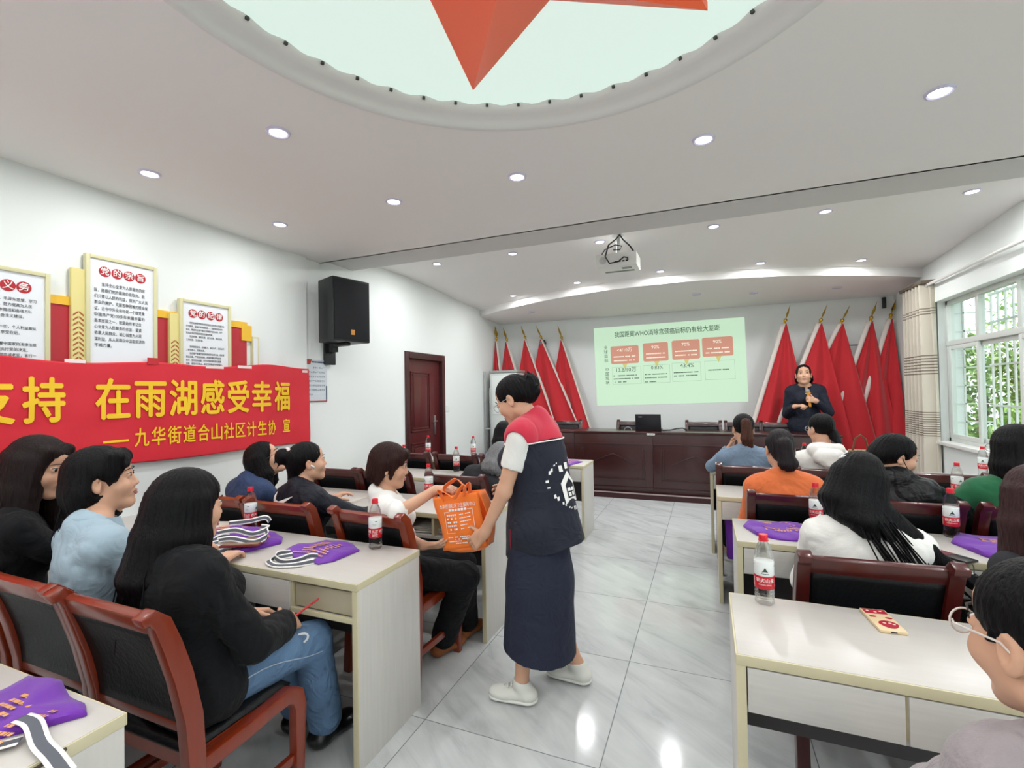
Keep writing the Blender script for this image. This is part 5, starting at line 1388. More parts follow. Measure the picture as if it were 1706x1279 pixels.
# ================================================================== THE PEOPLE
NAVY = M('navy_cloth', '121729', .8, sheen=.05, bump=.1, bscale=300, fold=.35); REDV = M('red_vest_cloth', 'c81f3d', .75, sheen=.2, bump=.08, bscale=300)
WTEE = M('white_knit', 'e9e8e3', .85, sheen=.1, bump=.12, bscale=260, fold=.15); SKIRT = M('navy_denim_skirt', '1b2136', .85, var=.12, scale=40, bump=.15, bscale=400, fold=.3)
BKNIT = M('black_knit', '0b0c0f', .85, sheen=.03, bump=.15, bscale=240, spec=.25, fold=.4); JEAN = M('blue_denim', '5d7b9c', .85, var=.35, scale=7, bump=.15, bscale=350, fold=.5)
LBLUE = M('pale_blue_cloth', '9db3c0', .8, sheen=.1, bump=.08, bscale=260, fold=.22); NJACK = M('navy_jacket_cloth', '0e121e', .6, bump=.06, bscale=200, spec=.3, fold=.5)
DENIM = M('dark_denim', '2b3d60', .85, var=.2, scale=9, bump=.15, bscale=350, fold=.4); LDEN = M('light_denim', '778ca2', .85, var=.15, scale=9, bump=.15, bscale=350, fold=.4)
ORSW = M('orange_sweater', 'e0733f', .9, sheen=.1, bump=.2, bscale=240, fold=.35); GREEN = M('green_sweater', '17603a', .9, sheen=.2, bump=.15, bscale=240)
PUFF = M('black_puffer', '0b0c0f', .4, bump=.1, bscale=60, spec=.35, fold=.5); CARD = M('grey_cardigan', '9b9194', .9, sheen=.2, bump=.2, bscale=200, var=.15, scale=14, fold=.45)
SUIT = M('dark_navy_suit', '0f1527', .8, bump=.06, bscale=300, fold=.3); DARKC = M('charcoal_cloth', '1f2025', .85, bump=.1, bscale=240); TROU = M('black_trousers_cloth', '0a0b0f', .8, bump=.1, bscale=240, spec=.25, fold=.5)
SHOEW = M('white_sneaker', 'dfe0d8', .5, bump=.05, bscale=90); SOLEW = M('white_rubber', 'e6e6e0', .5); SHOEB = M('brown_suede', '8a4f26', .75, bump=.1, bscale=200); BOOT = M('black_boot', '0f1012', .3)

def ring(fd, c, axis_s, axis_f, o, n=56, rmax=.4):
    """points where the field's surface meets the plane through c"""
    pts = []
    for i in range(n):
        a = 2*math.pi*i/n; dr = axis_s*math.cos(a)+axis_f*math.sin(a); t = np.linspace(.02, rmax, 160)
        d = fd.ev((c+t[:, None]*dr).astype(np.float32)); j = np.argmax(d > 0); pts.append(c+dr*(t[j]+o))
    return pts
def on_surface(fd, p, dr, far=.5):
    """first hit of the field from p along dr"""
    t = np.linspace(0, far, 240); d = fd.ev((p+t[:, None]*dr).astype(np.float32)); j = np.argmax(d < 0); return p+dr*(t[j]-.003) if (d < 0).any() else p+dr*far*.4

# ---- the volunteer in the vest
v = Person('person standing in the aisle in a navy and red vest, handing over the orange bag', (-.80, 2.29, .84), (-.922, 2.29, 1.470), hd=-86, hy=-84, hp=-30, c7=(-.815, 2.29, 1.345))
v.set_arm(-1, (-1.03, 2.125, .815), pole=(.5, -.3, -.6), d=(-.72, .12, -.62), n=(.1, 1, -.1), curl=22, thumb=8)
v.set_arm(1, (-.965, 2.40, .965), pole=(.5, .4, -.6), d=(-.9, -.30, .12), n=(-.2, -1, 0), curl=30)
v.set_leg(-1, (-.84, 2.20, .46), (-.865, 2.175, .088), (-.97, -.12, 0)); v.set_leg(1, (-.78, 2.38, .46), (-.655, 2.43, .088), (-.99, .05, 0))
v.body(.005)
f = Field(); v.torso(f, .010); v.arms(f, .016, .25)
f.rc(v.C7+v.F*.03+V3(-.1, 0, .2)*.2, v.C7+V3(-.12, 0, .2), .064, .09, .006, op=-1); f.cut(v.P+v.S*.05, -v.S)
for k in (-1, 1):
    a, e, w_ = v.arm[k]; q = lerp(a, e, .5); dr = nrm(e-a); f.rc(q+dr*.045, q+dr*.15, .056, .09, .003, op=-1)
f.disp = v.wrinkle(.003); field_obj('t_shirt', f, .006, WTEE, v.root, v.o)
def vest_field(o):
    f = Field(); v.torso(f, .024+o); P, S_, F_ = v.P, v.S, v.F
    f.rc(P+S_*.34+F_*.0, P-S_*.26+F_*.005, .125+o, .185+o, .06, (v.Rt, .96))
    f.rc(P+S_*.42-F_*.045, P-S_*.24-F_*.12, .085+o, .150+o, .06)
    for k in (-1, 1): f.rc(lerp(v.C7, v.sh[k], .5), v.sh[k], .062+o, .056+o, .03)
    f.rc(v.C7+v.F*.035, v.C7+V3(-.12, 0, .2), .066-o, .10, .006, op=-1)
    for k in (-1, 1):                                               # arm holes
        a, e, w_ = v.arm[k]; dr = nrm(e-a); c = a+k*v.R2*.060; f.rc(c-S_*.02+dr*.01, c+dr*.16+k*v.R2*.03, .062-o, .075-o, .004, op=-1)
    f.cut((-1.03, v.P[1], .655), (.27, 0, -1)); f.disp = v.wrinkle(.007, 9., (1, 1, .5)); return f
vf = vest_field(0); vest = field_obj('vest', vf, .005, NAVY, v.root, v.o)
yk = vest_field(.004); yk.cut((-.80, 2.29, 1.262), (.10, 0, -1)); field_obj('yoke', yk, .005, REDV, vest, v.o)
rp = ring(vest_field(.005), V3(-.80, 2.29, 1.262), V3(.995, 0, .10), V3(0, 1, 0), .001)
MB().tube([Vector(p-v.o) for p in rp], .0034, 6, closed=True).build('piping', WHINK, vest, smooth=180)
rp = [v.C7+v.F*.03+V3(-.02, 0, .026)+ (.066*math.cos(a)*v.F + .066*math.sin(a)*v.Rt + V3(0, 0, -.022*math.cos(a))) for a in [2*math.pi*i/24 for i in range(24)]]
MB().tube([Vector(p-v.o) for p in rp], .006, 6, closed=True).build('collar_trim', BKNIT, vest, smooth=180)
def vb(y, z, q=.0): p = on_surface(vf, V3(-.35, y, z), V3(-1, 0, 0)); return Vector(p-v.o)+Vector((.004+q, 0, 0))
b = MB(); oy, oz = 2.262, 1.045
hs = [(-.055, -.075), (.055, -.075), (.055, .02), (0, .075), (-.055, .02)]; hi_ = [(-.034, -.052), (.034, -.052), (.034, .010), (0, .042), (-.034, .010)]
for i in range(5):
    j = (i+1) % 5; b.add([vb(oy+hs[i][0], oz+hs[i][1]), vb(oy+hs[j][0], oz+hs[j][1]), vb(oy+hi_[j][0], oz+hi_[j][1]), vb(oy+hi_[i][0], oz+hi_[i][1])], [(0, 1, 2, 3)])
for (a0, a1, c0, c1) in ((-.026, -.004, -.044, -.026), (.004, .026, -.044, -.026), (-.026, -.004, -.020, -.004), (.004, .026, -.020, -.004), (-.05, -.028, .075, .105), (-.012, .012, .085, .115)):
    b.add([vb(oy+a0, oz+c0), vb(oy+a1, oz+c0), vb(oy+a1, oz+c1), vb(oy+a0, oz+c1)], [(0, 1, 2, 3)])
for i in range(16):
    a = R(20+i*20) + 0; c_, s_ = math.cos(a), math.sin(a)
    for q in (-.007, .006):
        y0, z0 = oy+.095*s_+q*c_, oz+.02+.122*c_-q*s_; e_ = .004+.003*((i*7) % 3)
        if (i*5+(q > 0)) % 6: b.add([vb(y0-.004, z0-e_), vb(y0+.003, z0-e_*.8), vb(y0+.004, z0+e_), vb(y0-.003, z0+e_*.7)], [(0, 1, 2, 3)])
b.build('emblem', WHINK, vest, smooth=0)
MB().tube([Vector(on_surface(vf, V3(-.885+q, 1.8, .80-q*0-z), V3(0, 1, 0))-v.o)-Vector((0, .003, 0)) for q, z in ((0, -.05), (-.004, 0), (-.01, .05))], .004, 5).build('pocket_edge', M('dark_red_thread', '8a1f33', .7), vest)
f = Field(); f.rc((-.81, 2.29, .93), (-.80, 2.29, .55), .165, .188, .05, (v.F, .86)); f.rc((-.80, 2.29, .55), (-.815, 2.30, .10), .188, .215, .04, (v.F, .88)); f.cut((-.81, 2.29, .215), (-.16, 0, -1))
f.rc((-.60, 2.29, .08), (-.62, 2.27, .36), .022, .004, .01, op=-1); f.disp = v.wrinkle(.007, 7., (1, 1, .35)); field_obj('skirt', f, .006, SKIRT, v.root, v.o)
v.shoes(SHOEW, .005, SOLEW, 'sneaker', .008)
for k in (-1, 1):
    h_, kn, an, toe = v.leg[k]; s_ = np.cross(toe, V3(0, 0, 1))
    b = MB(); [b.tube([Vector(an-v.o+toe*(.045+.02*i)+s_*.02+V3(0, 0, -.008-.009*i)), Vector(an-v.o+toe*(.05+.02*i)+V3(0, 0, .0-.009*i)), Vector(an-v.o+toe*(.045+.02*i)-s_*.02+V3(0, 0, -.008-.009*i))], .0035, 6) for i in range(4)]; b.build('laces', SOLEW, v.root)
def bun_parts(s, f, E, rnd):
    c = s.hl(.0, -.122, .030); f.el(c, np.array((.046, .044, .048)), .02, s.Hr)
    for i in range(5):
        a = rnd.uniform(0, 6.28); p = c+s.Hr@V3(.03*math.cos(a), -.012, .035*math.sin(a)); f.rc(p, p+s.Hr@V3(.02*math.cos(a), -.012, .02*math.sin(a)), .012, .004, .01)
    E((0, -.085, .0), (.060, .045, .065), .03); f.rc(s.hl(0, -.10, .03), s.hl(0, -.125, -.03), .028, .016, .03)
    f.rc(s.hl(-.02, -.13, -.005), s.hl(-.02, -.165, -.01), .010, .002, .015); f.rc(s.hl(.0, -.13, .01), s.hl(.01, -.16, .02), .009, .002, .012)
v.hair('tied', HAIRB, .004, parts=bun_parts, fringe=-.004)
v.glasses(M('clear_frame', 'b8bcbd', .2, metal=.5), .9)

# ---- orange bag between the two pairs of hands
ob = thing('orange_tote_bag', 'orange tote bag of gift items held up by two people in the aisle', 'bag', (-1.165, 2.20, .69))
ex = Vector((.965, .10, .16)).normalized(); ez = Vector((-.10, 0, 1)); ez = (ez-ex*ez.dot(ex)).normalized(); ey = ez.cross(ex)*-1
if ey.y > 0: ey = -ey
PB = lambda x, y, z: ex*x + ey*y + ez*z                              # y towards the viewer of the print
def bagface(u, v_):
    x = -.125+.245*u + .012*math.sin(v_*5)*(1-u); z = .02+.275*v_; bul = .018*math.sin(math.pi*u)*math.sin(math.pi*min(1, v_*1.1)); return PB(x, .02+bul+.004*math.sin(u*9+v_*7), z)
b = MB(); b.grid(bagface, 16, 18)
b.grid(lambda u, v_: PB(.12+.03*math.sin(math.pi*v_)+.012*u, .02-.07*u, .02+.275*v_), 6, 12); b.grid(lambda u, v_: PB(-.125-.01*u+.012*math.sin(v_*5), .02-.07*u, .02+.275*v_), 6, 12)
b.grid(lambda u, v_: PB(-.135+.27*u, -.05-.012*math.sin(math.pi*u), .02+.275*v_), 10, 10); b.grid(lambda u, v_: PB(-.125+.25*u, .02-.07*v_, .02-.03*math.sin(math.pi*v_)*(1-abs(2*u-1)**3)), 10, 6)
b.build('bag_body', ORNG, ob, smooth=60, solid=.003)
b = MB()
for off in (.024, -.045):
    pts = [PB(-.075, off, .275), PB(-.085, off+.012, .33), PB(-.035, off+.03, .31 if off > 0 else .36), PB(.0, off+.03, .285 if off > 0 else .37), PB(.035, off+.02, .325), PB(.055, off+.01, .335), PB(.045, off, .285)]
    strap(b, pts, .036, ey+ez*.4, (0, 0, 0))
b.build('handles', ORNG, ob, smooth=180, solid=.003)
fp = lambda x, z: PB(x, .0280+.018*math.sin(math.pi*min(1, max(0, (x+.125)/.245)))*math.sin(math.pi*min(1, (z-.02)/.275*1.1)), z)
b = MB(); b.text('九华街道社区卫生服务中心', lambda x, y: fp(-.002+x, .262+y-.02), .019, .20, bold=.005); dashes(b, fp, -.05, .055, .222, .012, random.Random(4), .012, .014, .004)
for (x0, x1, z0, z1) in ((-.078, -.076, .105, .215), (.078, .080, .115, .222), (-.078, -.05, .213, .215), (.05, .08, .220, .222), (-.078, -.03, .105, .107)): b.add([fp(x0, z0), fp(x1, z0), fp(x1, z1), fp(x0, z1)], [(0, 1, 2, 3)])
rr = random.Random(12)
for k in range(5):
    z = .197-.018*k; dashes(b, fp, -.066, -.006, z, .009, rr, .007, .010, .003); dashes(b, lambda x, y: fp(x, y+.06*(x)), .006, .066, z, .0045, rr, .006, .016, .002)
for k, (x0, x1) in enumerate(((-.075, .05), (-.05, .085), (-.075, .0), (-.04, .03))): dashes(b, fp, x0, x1, .085-.011*k, .006, rr, .005, .010, .002)
b.build('white_print', WHINK, ob)

# ---- woman in white reaching for the bag
w_p = Person('person in a white top with short reddish-brown hair taking the orange bag', (-1.63, 2.24, .535), (-1.672, 2.235, 1.103), hd=48, hy=60, hp=-9, tw=4)
w_p.set_arm(1, (-1.372, 2.235, .985), elbow=(-1.462, 2.02, .905), d=(.88, .22, .10), n=(.15, .3, -1), curl=42, thumb=20)
w_p.set_arm(-1, (-1.40, 2.14, .712), pole=(-.2, .3, -.8), d=(.96, .10, .08), n=(-.1, .55, .8), curl=12, thumb=-6)
w_p.set_leg(1, (-1.25, 2.33, .50), (-1.44, 2.40, .09), (.35, .94, 0)); w_p.set_leg(-1, (-1.36, 2.50, .50), (-1.40, 2.62, .09), (.2, .98, 0))
w_p.body(.005); w_p.top('blouse', WTEE, .006, .016, sleeve=.53, o_cuff=.024, neck=.075, neck_drop=.03, fold=.008, hem=.12)
w_p.pants(TROU, .009, .014, .035); w_p.shoes(SHOEB, .006, None, 'shoe', .008)
def short_parts(s, f, E, rnd):
    for k in (-1, 1):
        f.rc(s.hl(k*.070, .030, .05), s.hl(k*.077, .022, -.055), .024, .010, .02); f.rc(s.hl(k*.030, .078, .080), s.hl(k*.058, .070, .020), .024, .008, .02)
        f.rc(s.hl(k*.070, -.02, .02), s.hl(k*.070, -.045, -.09), .030, .016, .02)
    E((0, -.075, -.045), (.066, .045, .060), .03); f.rc(s.hl(0, .07, .085), s.hl(.02, .100, .055), .020, .006, .015)
w_p.hair('short', HAIRR, .004, parts=short_parts, ears=False, fringe=.0)

# ---- black sweater, foreground
b_p = Person('person in a black sweater and blue jeans holding a red pen, long black hair', (-1.655, 1.10, .54), (-1.690, 1.115, 1.125), hd=4, hy=14, hp=-6, sc=1.04, c7=(-1.685, 1.05, .965))
b_p.set_arm(1, (-1.545, 1.385, .615), pole=(.55, -.35, -.6), d=(-.25, .9, -.2), n=(-.7, .1, -.6), curl=48, thumb=30)
b_p.set_arm(-1, (-1.78, 1.40, .62), pole=(-.5, -.3, -.6), d=(.5, .8, -.2), n=(.5, 0, -.8), curl=40)
b_p.set_leg(1, (-1.56, 1.545, .475), (-1.565, 1.62, .09), (.05, 1, 0)); b_p.set_leg(-1, (-1.745, 1.55, .485), (-1.75, 1.65, .09), (-.05, 1, 0))
b_p.body(.006); b_p.top('sweater', BKNIT, .006, .040, sleeve=.93, o_arm=.030, o_cuff=.034, neck=.07, fold=.010, hem=.09, fq=10.)
b_p.pants(JEAN, .006, .008, .034, fold=.007); b_p.shoes(BOOT, .007, None, 'boot', .014)
b_p.hair('long', HAIRB, .0045, L=.33, ears=False, push=.035, drift=(.0, -.02, 0), span=112, seed=3)
kn = b_p.leg[1][1]; b = MB(); b.tube([Vector(kn-b_p.o)+Vector((.052+.012*math.cos(a), -.11+.032*math.sin(a), .070-.012*math.cos(a))) for a in [2*math.pi*i/14 for i in range(14)]], .006, 6, closed=True); b.build('torn_thread', M('white_thread', 'd8dadc', .9, bump=.3), b_p.root)
b = MB(); b.tube([Vector(lerp(b_p.hip[1], b_p.leg[1][1], t)-b_p.o)+Vector((.098-.026*t+.004, 0, .02*math.sin(t*5))) for t in [i/10 for i in range(11)]], .0022, 5); b.build('jean_seam', M('seam_thread', 'a9b8c8', .8), b_p.root)
hx_, hy_, hz_ = (b_p.arm[1][2]+b_p.hand[1][0]*.07)
tag(MB().tube([(-.03, -.03, -.012), (.02, .07, .04), (.045, .115, .062)], [.0045, .0045, .003], 8).build('red_pen', M('red_plastic', 'c8202c', .35), loc=(float(hx_), float(hy_), float(hz_))), 'red pen in the hand above the torn jeans', 'pen')

# ---- light blue shirt
u_p = Person('person in a pale blue shirt with a short black bob in profile', (-2.185, 1.09, .54), (-2.285, 1.165, 1.178), hd=10, hy=36, hp=4, sc=1.06, c7=(-2.225, 1.085, 1.00))
u_p.set_arm(1, (-2.02, 1.48, .78), pole=(.6, -.3, -.5)); u_p.set_arm(-1, (-2.32, 1.50, .78), pole=(-.6, -.3, -.5)); u_p.seat_legs(); u_p.body(.006)
u_p.top('shirt', LBLUE, .006, .022, sleeve=.9, neck=.062, fold=.008, extra=lambda f: (f.rc(u_p.C7-u_p.Rt*.055-u_p.F*.02+V3(0, 0, .012), u_p.C7+u_p.Rt*.055-u_p.F*.02+V3(0, 0, .012), .036, k=.012), f.rc(u_p.C7+u_p.Rt*.06, u_p.C7+u_p.Rt*.05+u_p.F*.075-V3(0, 0, .02), .026, .016, .012)))
u_p.pants(TROU, .012); collar(u_p, LBLUE, .074, .026)
def bob_parts(s, f, E, rnd):
    E((0, -.045, -.03), (.090, .080, .095), .03); f.rc(s.hl(.058, .055, .085), s.hl(.072, .042, .005), .028, .010, .02); f.rc(s.hl(-.058, .055, .085), s.hl(-.074, .045, -.05), .030, .016, .02); f.rc(s.hl(.0, .075, .088), s.hl(.05, .078, .052), .022, .012, .02)
    f.rc(s.hl(.055, -.06, -.04), s.hl(.055, -.075, -.115), .040, .022, .03); f.rc(s.hl(-.0, -.085, -.04), s.hl(-.0, -.10, -.125), .045, .026, .03); f.rc(s.hl(-.055, -.06, -.04), s.hl(-.055, -.06, -.115), .042, .022, .03)
u_p.hair('short', HAIRB, .0045, parts=bob_parts, seed=4)

# ---- long hair by the banner
l_p = Person('person in black with very long dark brown hair, head turned, before the red banner', (-2.715, 1.05, .54), (-2.690, 1.135, 1.215), hd=22, hy=62, hp=-12, sc=1.06, c7=(-2.735, 1.06, 1.03))
l_p.set_arm(1, (-2.52, 1.46, .79), pole=(.5, -.3, -.5)); l_p.set_arm(-1, (-2.80, 1.53, .985), pole=(-.3, .6, -.8), d=(.45, -.35, .35), n=(.3, -.6, .2), curl=60); l_p.seat_legs(); l_p.body(.006)
l_p.top('jumper', BKNIT, .008, .022, sleeve=.86, fold=.008); l_p.pants(TROU, .012)
def lpp(s, f, E, rnd):
    for k in (-1, 1): f.rc(s.hl(k*.05, .055, .08), s.hl(k*.078, .045, -.04), .026, .016, .02)
    for i in range(9):
        a = -.6+.15*i; p = s.hl(.06*a*1.4, -.06, -.10); q = p+V3(.04+.10*a, -.06, -.22); f.rc(p, q, .026, .018, .02); f.rc(q, q+V3(.02+.12*a, -.05+.03*rnd.rand(), -.17), .018, .005, .01)
l_p.hair('long', HAIRD, .005, L=.40, ears=False, parts=lpp, push=.05, drift=(-.03, -.05, 0), span=125, seed=6, r0=.038)

# ---- hair bun, navy jacket
n_p = Person('person in a navy sports jacket with a hair bun in a pale scrunchie', (-2.265, 2.20, .535), (-2.290, 2.245, 1.098), hd=14, hy=34, hp=4, c7=(-2.295, 2.17, .935))
n_p.set_arm(1, (-1.90, 2.52, .79), pole=(.7, -.4, -.4)); n_p.set_arm(-1, (-2.42, 2.58, .79), pole=(-.6, -.3, -.5)); n_p.seat_legs(); n_p.body(.006)
njf = Field(); n_p.torso(njf, .030); n_p.arms(njf, .026, .95)
n_p.top('jacket', NJACK, .006, .030, sleeve=.95, o_arm=.026, neck=.062, fold=.008, extra=lambda f: f.rc(n_p.C7-n_p.Rt*.05+V3(0, 0, .02), n_p.C7+n_p.Rt*.05+V3(0, 0, .02), .040, k=.015))
def nb(x, z): p = on_surface(njf, n_p.C7-n_p.F*.5+n_p.Rt*x+V3(0, 0, z), n_p.F, .6); return Vector(p-n_p.F*.006-n_p.o)
lo_ = [(-.125, -.050), (-.122, -.085), (-.100, -.107), (-.060, -.106), (-.010, -.088), (.040, -.064), (.085, -.042)]; up_ = [(-.092, -.018), (-.094, -.048), (-.086, -.066), (-.055, -.074), (-.010, -.064), (.040, -.050), (.085, -.040)]
def swp(q, t): i = min(int(t*6), 5); w_ = t*6-i; return (q[i][0]*(1-w_)+q[i+1][0]*w_, q[i][1]*(1-w_)+q[i+1][1]*w_)
def swf(u, v_): x0, z0 = swp(lo_, u); x1, z1 = swp(up_, u); return nb(x0*(1-v_)+x1*v_+.01, z0*(1-v_)+z1*v_+.035)
b = MB(); b.grid(swf, 24, 3); b.build('jacket_emblem', WHINK, n_p.root, smooth=0)
n_p.pants(TROU, .012); collar(n_p, NJACK, .070, .020, .02)
def nbun(s, f, E, rnd):
    c = s.hl(-.01, -.135, .055); f.el(c, np.array((.046, .046, .048)), .02, s.Hr); E((0, -.07, .02), (.066, .05, .07), .03); f.rc(s.hl(0, -.07, -.03), s.hl(0, -.085, -.085), .05, .036, .03)
    f.rc(c, c+V3(-.03, -.02, -.075), .010, .003, .02); f.rc(c+V3(0, -.03, 0), c+V3(-.05, -.03, -.05), .008, .002, .015)
n_p.hair('tied', HAIRB, .0045, parts=nbun, fringe=.01, seed=9)
b = MB(); b.tube([Vector(n_p.hl(-.005, -.100, .052)-n_p.o + n_p.Hr@V3(.036*math.cos(a), .010*math.sin(3*a), .040*math.sin(a))) for a in [2*math.pi*i/36 for i in range(36)]], [.011+.004*math.sin(i*2.1) for i in range(36)], 8, closed=True); b.build('scrunchie', M('pale_scrunchie', 'dcc6c6', .8, sheen=.3), n_p.root, smooth=180)
b = MB(); q = n_p.hl(.086, .0, -.012)-n_p.o; b.tube([Vector(q), Vector(q+n_p.Hr@V3(.008, .012, -.008)), Vector(n_p.hl(.088, .018, -.034)-n_p.o)], [.006, .006, .0032], 8); b.build('earbud', WHITE, n_p.root, smooth=180)

# ---- denim and glasses, looking up
g_p = Person('person in dark denim with glasses looking up, black hair to the shoulders', (-2.78, 2.21, .535), (-2.745, 2.325, 1.082), hd=12, hy=50, hp=26, c7=(-2.785, 2.23, .94))
g_p.set_arm(1, (-2.62, 2.60, .79), pole=(.6, -.4, -.4)); g_p.set_arm(-1, (-2.93, 2.58, .79), pole=(-.6, -.3, -.5)); g_p.seat_legs(); g_p.body(.007)
g_p.top('jacket', DENIM, .008, .028, sleeve=.95, fold=.008, extra=lambda f: f.rc(g_p.C7-g_p.Rt*.05, g_p.C7+g_p.Rt*.06, .042, k=.015)); g_p.pants(TROU, .012); collar(g_p, DENIM, .072, .024)
g_p.hair('long', HAIRB, .005, L=.225, ears=False, push=.03, span=96, seed=11, fringe=.02); g_p.glasses(M('dark_frame', '4a4546', .3), .9)

# ---- window side: orange sweater
o_p = Person('person in an orange sweater seen from behind, dark hair loosely tied', (.43, 3.30, .535), (.412, 3.345, 1.128), hd=-2, hy=-6, hp=-6, c7=(.42, 3.285, .955))
o_p.set_arm(1, (.55, 3.62, .79), pole=(.2, -.3, -.9)); o_p.set_arm(-1, (.29, 3.60, .79), pole=(-.3, -.3, -.9)); o_p.seat_legs(); o_p.body(.007)
o_p.top('sweater', ORSW, .006, .026, sleeve=.95, o_arm=.022, neck=.066, fold=.006); o_p.pants(TROU, .012)
def tail(L, r, dx=.0, top=.02, back=.0):
    def fn(s, f, E, rnd):
        c = s.hl(0, -.112, top); E((0, -.07, -.02), (.062, .045, .062), .03); f.rc(s.hl(0, -.09, top), c, r*.9, r*.9, .02)
        p = c
        for i in range(9):
            a = rnd.uniform(-1, 1); q = c + V3(dx*.5+.016*a, -.018-back*.5, -L*.5)+rnd.normal(size=3).astype(np.float32)*.005; e = c + V3(dx+.026*a, -.006-back, -L*rnd.uniform(.85, 1.06)); f.rc(c, q, r*.55, r*.6, .02); f.rc(q, e, r*.6, r*.14, .012)
    return fn
o_p.hair('tied', hair_mat('soft_black_hair', '211b1e'), .0045, parts=tail(.23, .046, .02, .03), seed=12, fringe=.01)

# ---- ponytail in pale denim
p_p = Person('person in a pale denim shirt with a long brown ponytail', (.30, 4.36, .535), (.278, 4.425, 1.170), hd=-4, hy=-8, hp=-4, c7=(.285, 4.335, .985))
p_p.set_arm(1, (.46, 4.68, .79), pole=(.8, -.3, -.5)); p_p.set_arm(-1, (.185, 4.565, 1.00), pole=(-.7, .1, -.8), d=(.3, -.2, .9), n=(.8, -.4, 0), curl=45); p_p.seat_legs(); p_p.body(.007)
p_p.top('shirt', LDEN, .007, .024, sleeve=.93, fold=.006, extra=lambda f: f.rc(p_p.C7-p_p.Rt*.05+V3(0, 0, .01), p_p.C7+p_p.Rt*.05+V3(0, 0, .01), .036, k=.012)); p_p.pants(TROU, .012); collar(p_p, LDEN, .070, .020)
p_p.hair('tied', HAIRB, .005, seed=13, fringe=.008)
def tailonly(s, mat, L, r, top, dx, h=.005):
    f = Field(); rnd = np.random.RandomState(3); c = s.hl(0, -.108, top); f.el(c+V3(0, .01, 0), (.022, .022, .022), .01)
    for i in range(9):
        a = rnd.uniform(-1, 1); q = c + V3(dx*.5+.018*a, -.030, -L*.45); e = c + V3(dx+.030*a, -.010, -L*rnd.uniform(.85, 1.08)); f.rc(c, q, r*.6, r*.62, .02); f.rc(q, e, r*.62, r*.14, .012)
    Hc = s.Hc
    def dp(P, d): m = np.abs(d) < .02; q = P[m]-Hc; d[m] += .002*np.sin(q[:, 0]*420+q[:, 2]*16)+.0015*np.sin(q[:, 0]*260-q[:, 2]*11+2); return d
    f.disp = dp; return field_obj('ponytail', f, h, mat, s.root, s.o)
tailonly(p_p, HAIRP, .27, .046, .045, .02)

# ---- white hoodie
h_p = Person('person in a white hoodie with glasses and dark hair over one shoulder', (.84, 4.36, .535), (.835, 4.425, 1.175), hd=-8, hy=-26, hp=-4, c7=(.835, 4.335, .985))
h_p.set_arm(1, (1.02, 4.66, .79), pole=(.8, -.3, -.5)); h_p.set_arm(-1, (.66, 4.66, .79), pole=(-.8, -.3, -.5)); h_p.seat_legs(); h_p.body(.007)
h_p.top('hoodie', WTEE, .007, .030, sleeve=.95, fold=.008, neck=.070, extra=lambda f: (f.rc(h_p.C7-h_p.Rt*.075-h_p.F*.04+V3(0, 0, .04), h_p.C7+h_p.Rt*.075-h_p.F*.04+V3(0, 0, .04), .058, k=.012), f.rc(h_p.C7-h_p.F*.115+V3(0, 0, .0)-h_p.Rt*.05, h_p.C7-h_p.F*.115+h_p.Rt*.05, .060, .060, .015), f.rc(h_p.C7-h_p.F*.12-V3(0, 0, .05), h_p.C7-h_p.F*.115-V3(0, 0, .10), .060, .03, .02), f.rc(h_p.C7+h_p.Rt*.08, h_p.C7+h_p.Rt*.07+h_p.F*.08-V3(0, 0, .02), .050, .03, .02))); h_p.pants(TROU, .012)
def sideh(s, f, E, rnd):
    for i in range(8): p = s.hl(.04+.005*i, -.07+.01*i, -.03); q = p+V3(.045+.004*i, -.05, -.16); f.rc(p, q, .032, .026, .02); f.rc(q, q+V3(.03+.006*i, -.03, -.14), .026, .006, .012)
h_p.hair('tied', HAIRB, .005, parts=sideh, seed=14, fringe=.01); h_p.glasses(M('pale_frame', 'b9bec4', .25), 1.)
hbag = thing('patterned_handbag', 'beige patterned handbag behind the sitter in the white hoodie', 'bag', (1.02, 4.13, .80))
b = MB(); b.grid(lambda u, v_: ((-.10+.20*u)*(1-.35*v_), -.045-.03*math.sin(math.pi*u)*math.sin(math.pi*(.15+.8*v_)), .0+.25*v_), 12, 12); b.grid(lambda u, v_: ((.10-.20*u)*(1-.35*v_), .035, .0+.25*v_), 12, 12)
BAGM = bpy.data.materials.new('patterned_canvas'); BAGM.use_nodes = True
nt = BAGM.node_tree; ck = nt.nodes.new('ShaderNodeTexChecker'); ck.inputs['Scale'].default_value = 60; ck.inputs[1].default_value = (*hx('c9b48c'), 1); ck.inputs[2].default_value = (*hx('8d7552'), 1); tc = nt.nodes.new('ShaderNodeTexCoord'); mp = nt.nodes.new('ShaderNodeMapping'); mp.inputs['Rotation'].default_value = (0, R(45), 0); nt.links.new(tc.outputs['Object'], mp.inputs[0]); nt.links.new(mp.outputs[0], ck.inputs[0]); nt.links.new(ck.outputs[0], nt.nodes['Principled BSDF'].inputs[0])
b.build('bag_body', BAGM, hbag, smooth=180, solid=.012); MB().tube([(-.05, 0, .24), (-.03, 0, .33), (.0, .0, .36), (.03, 0, .33), (.05, 0, .24)], .007, 8).build('handle', M('brown_strap', '6a3b1e', .5), hbag)

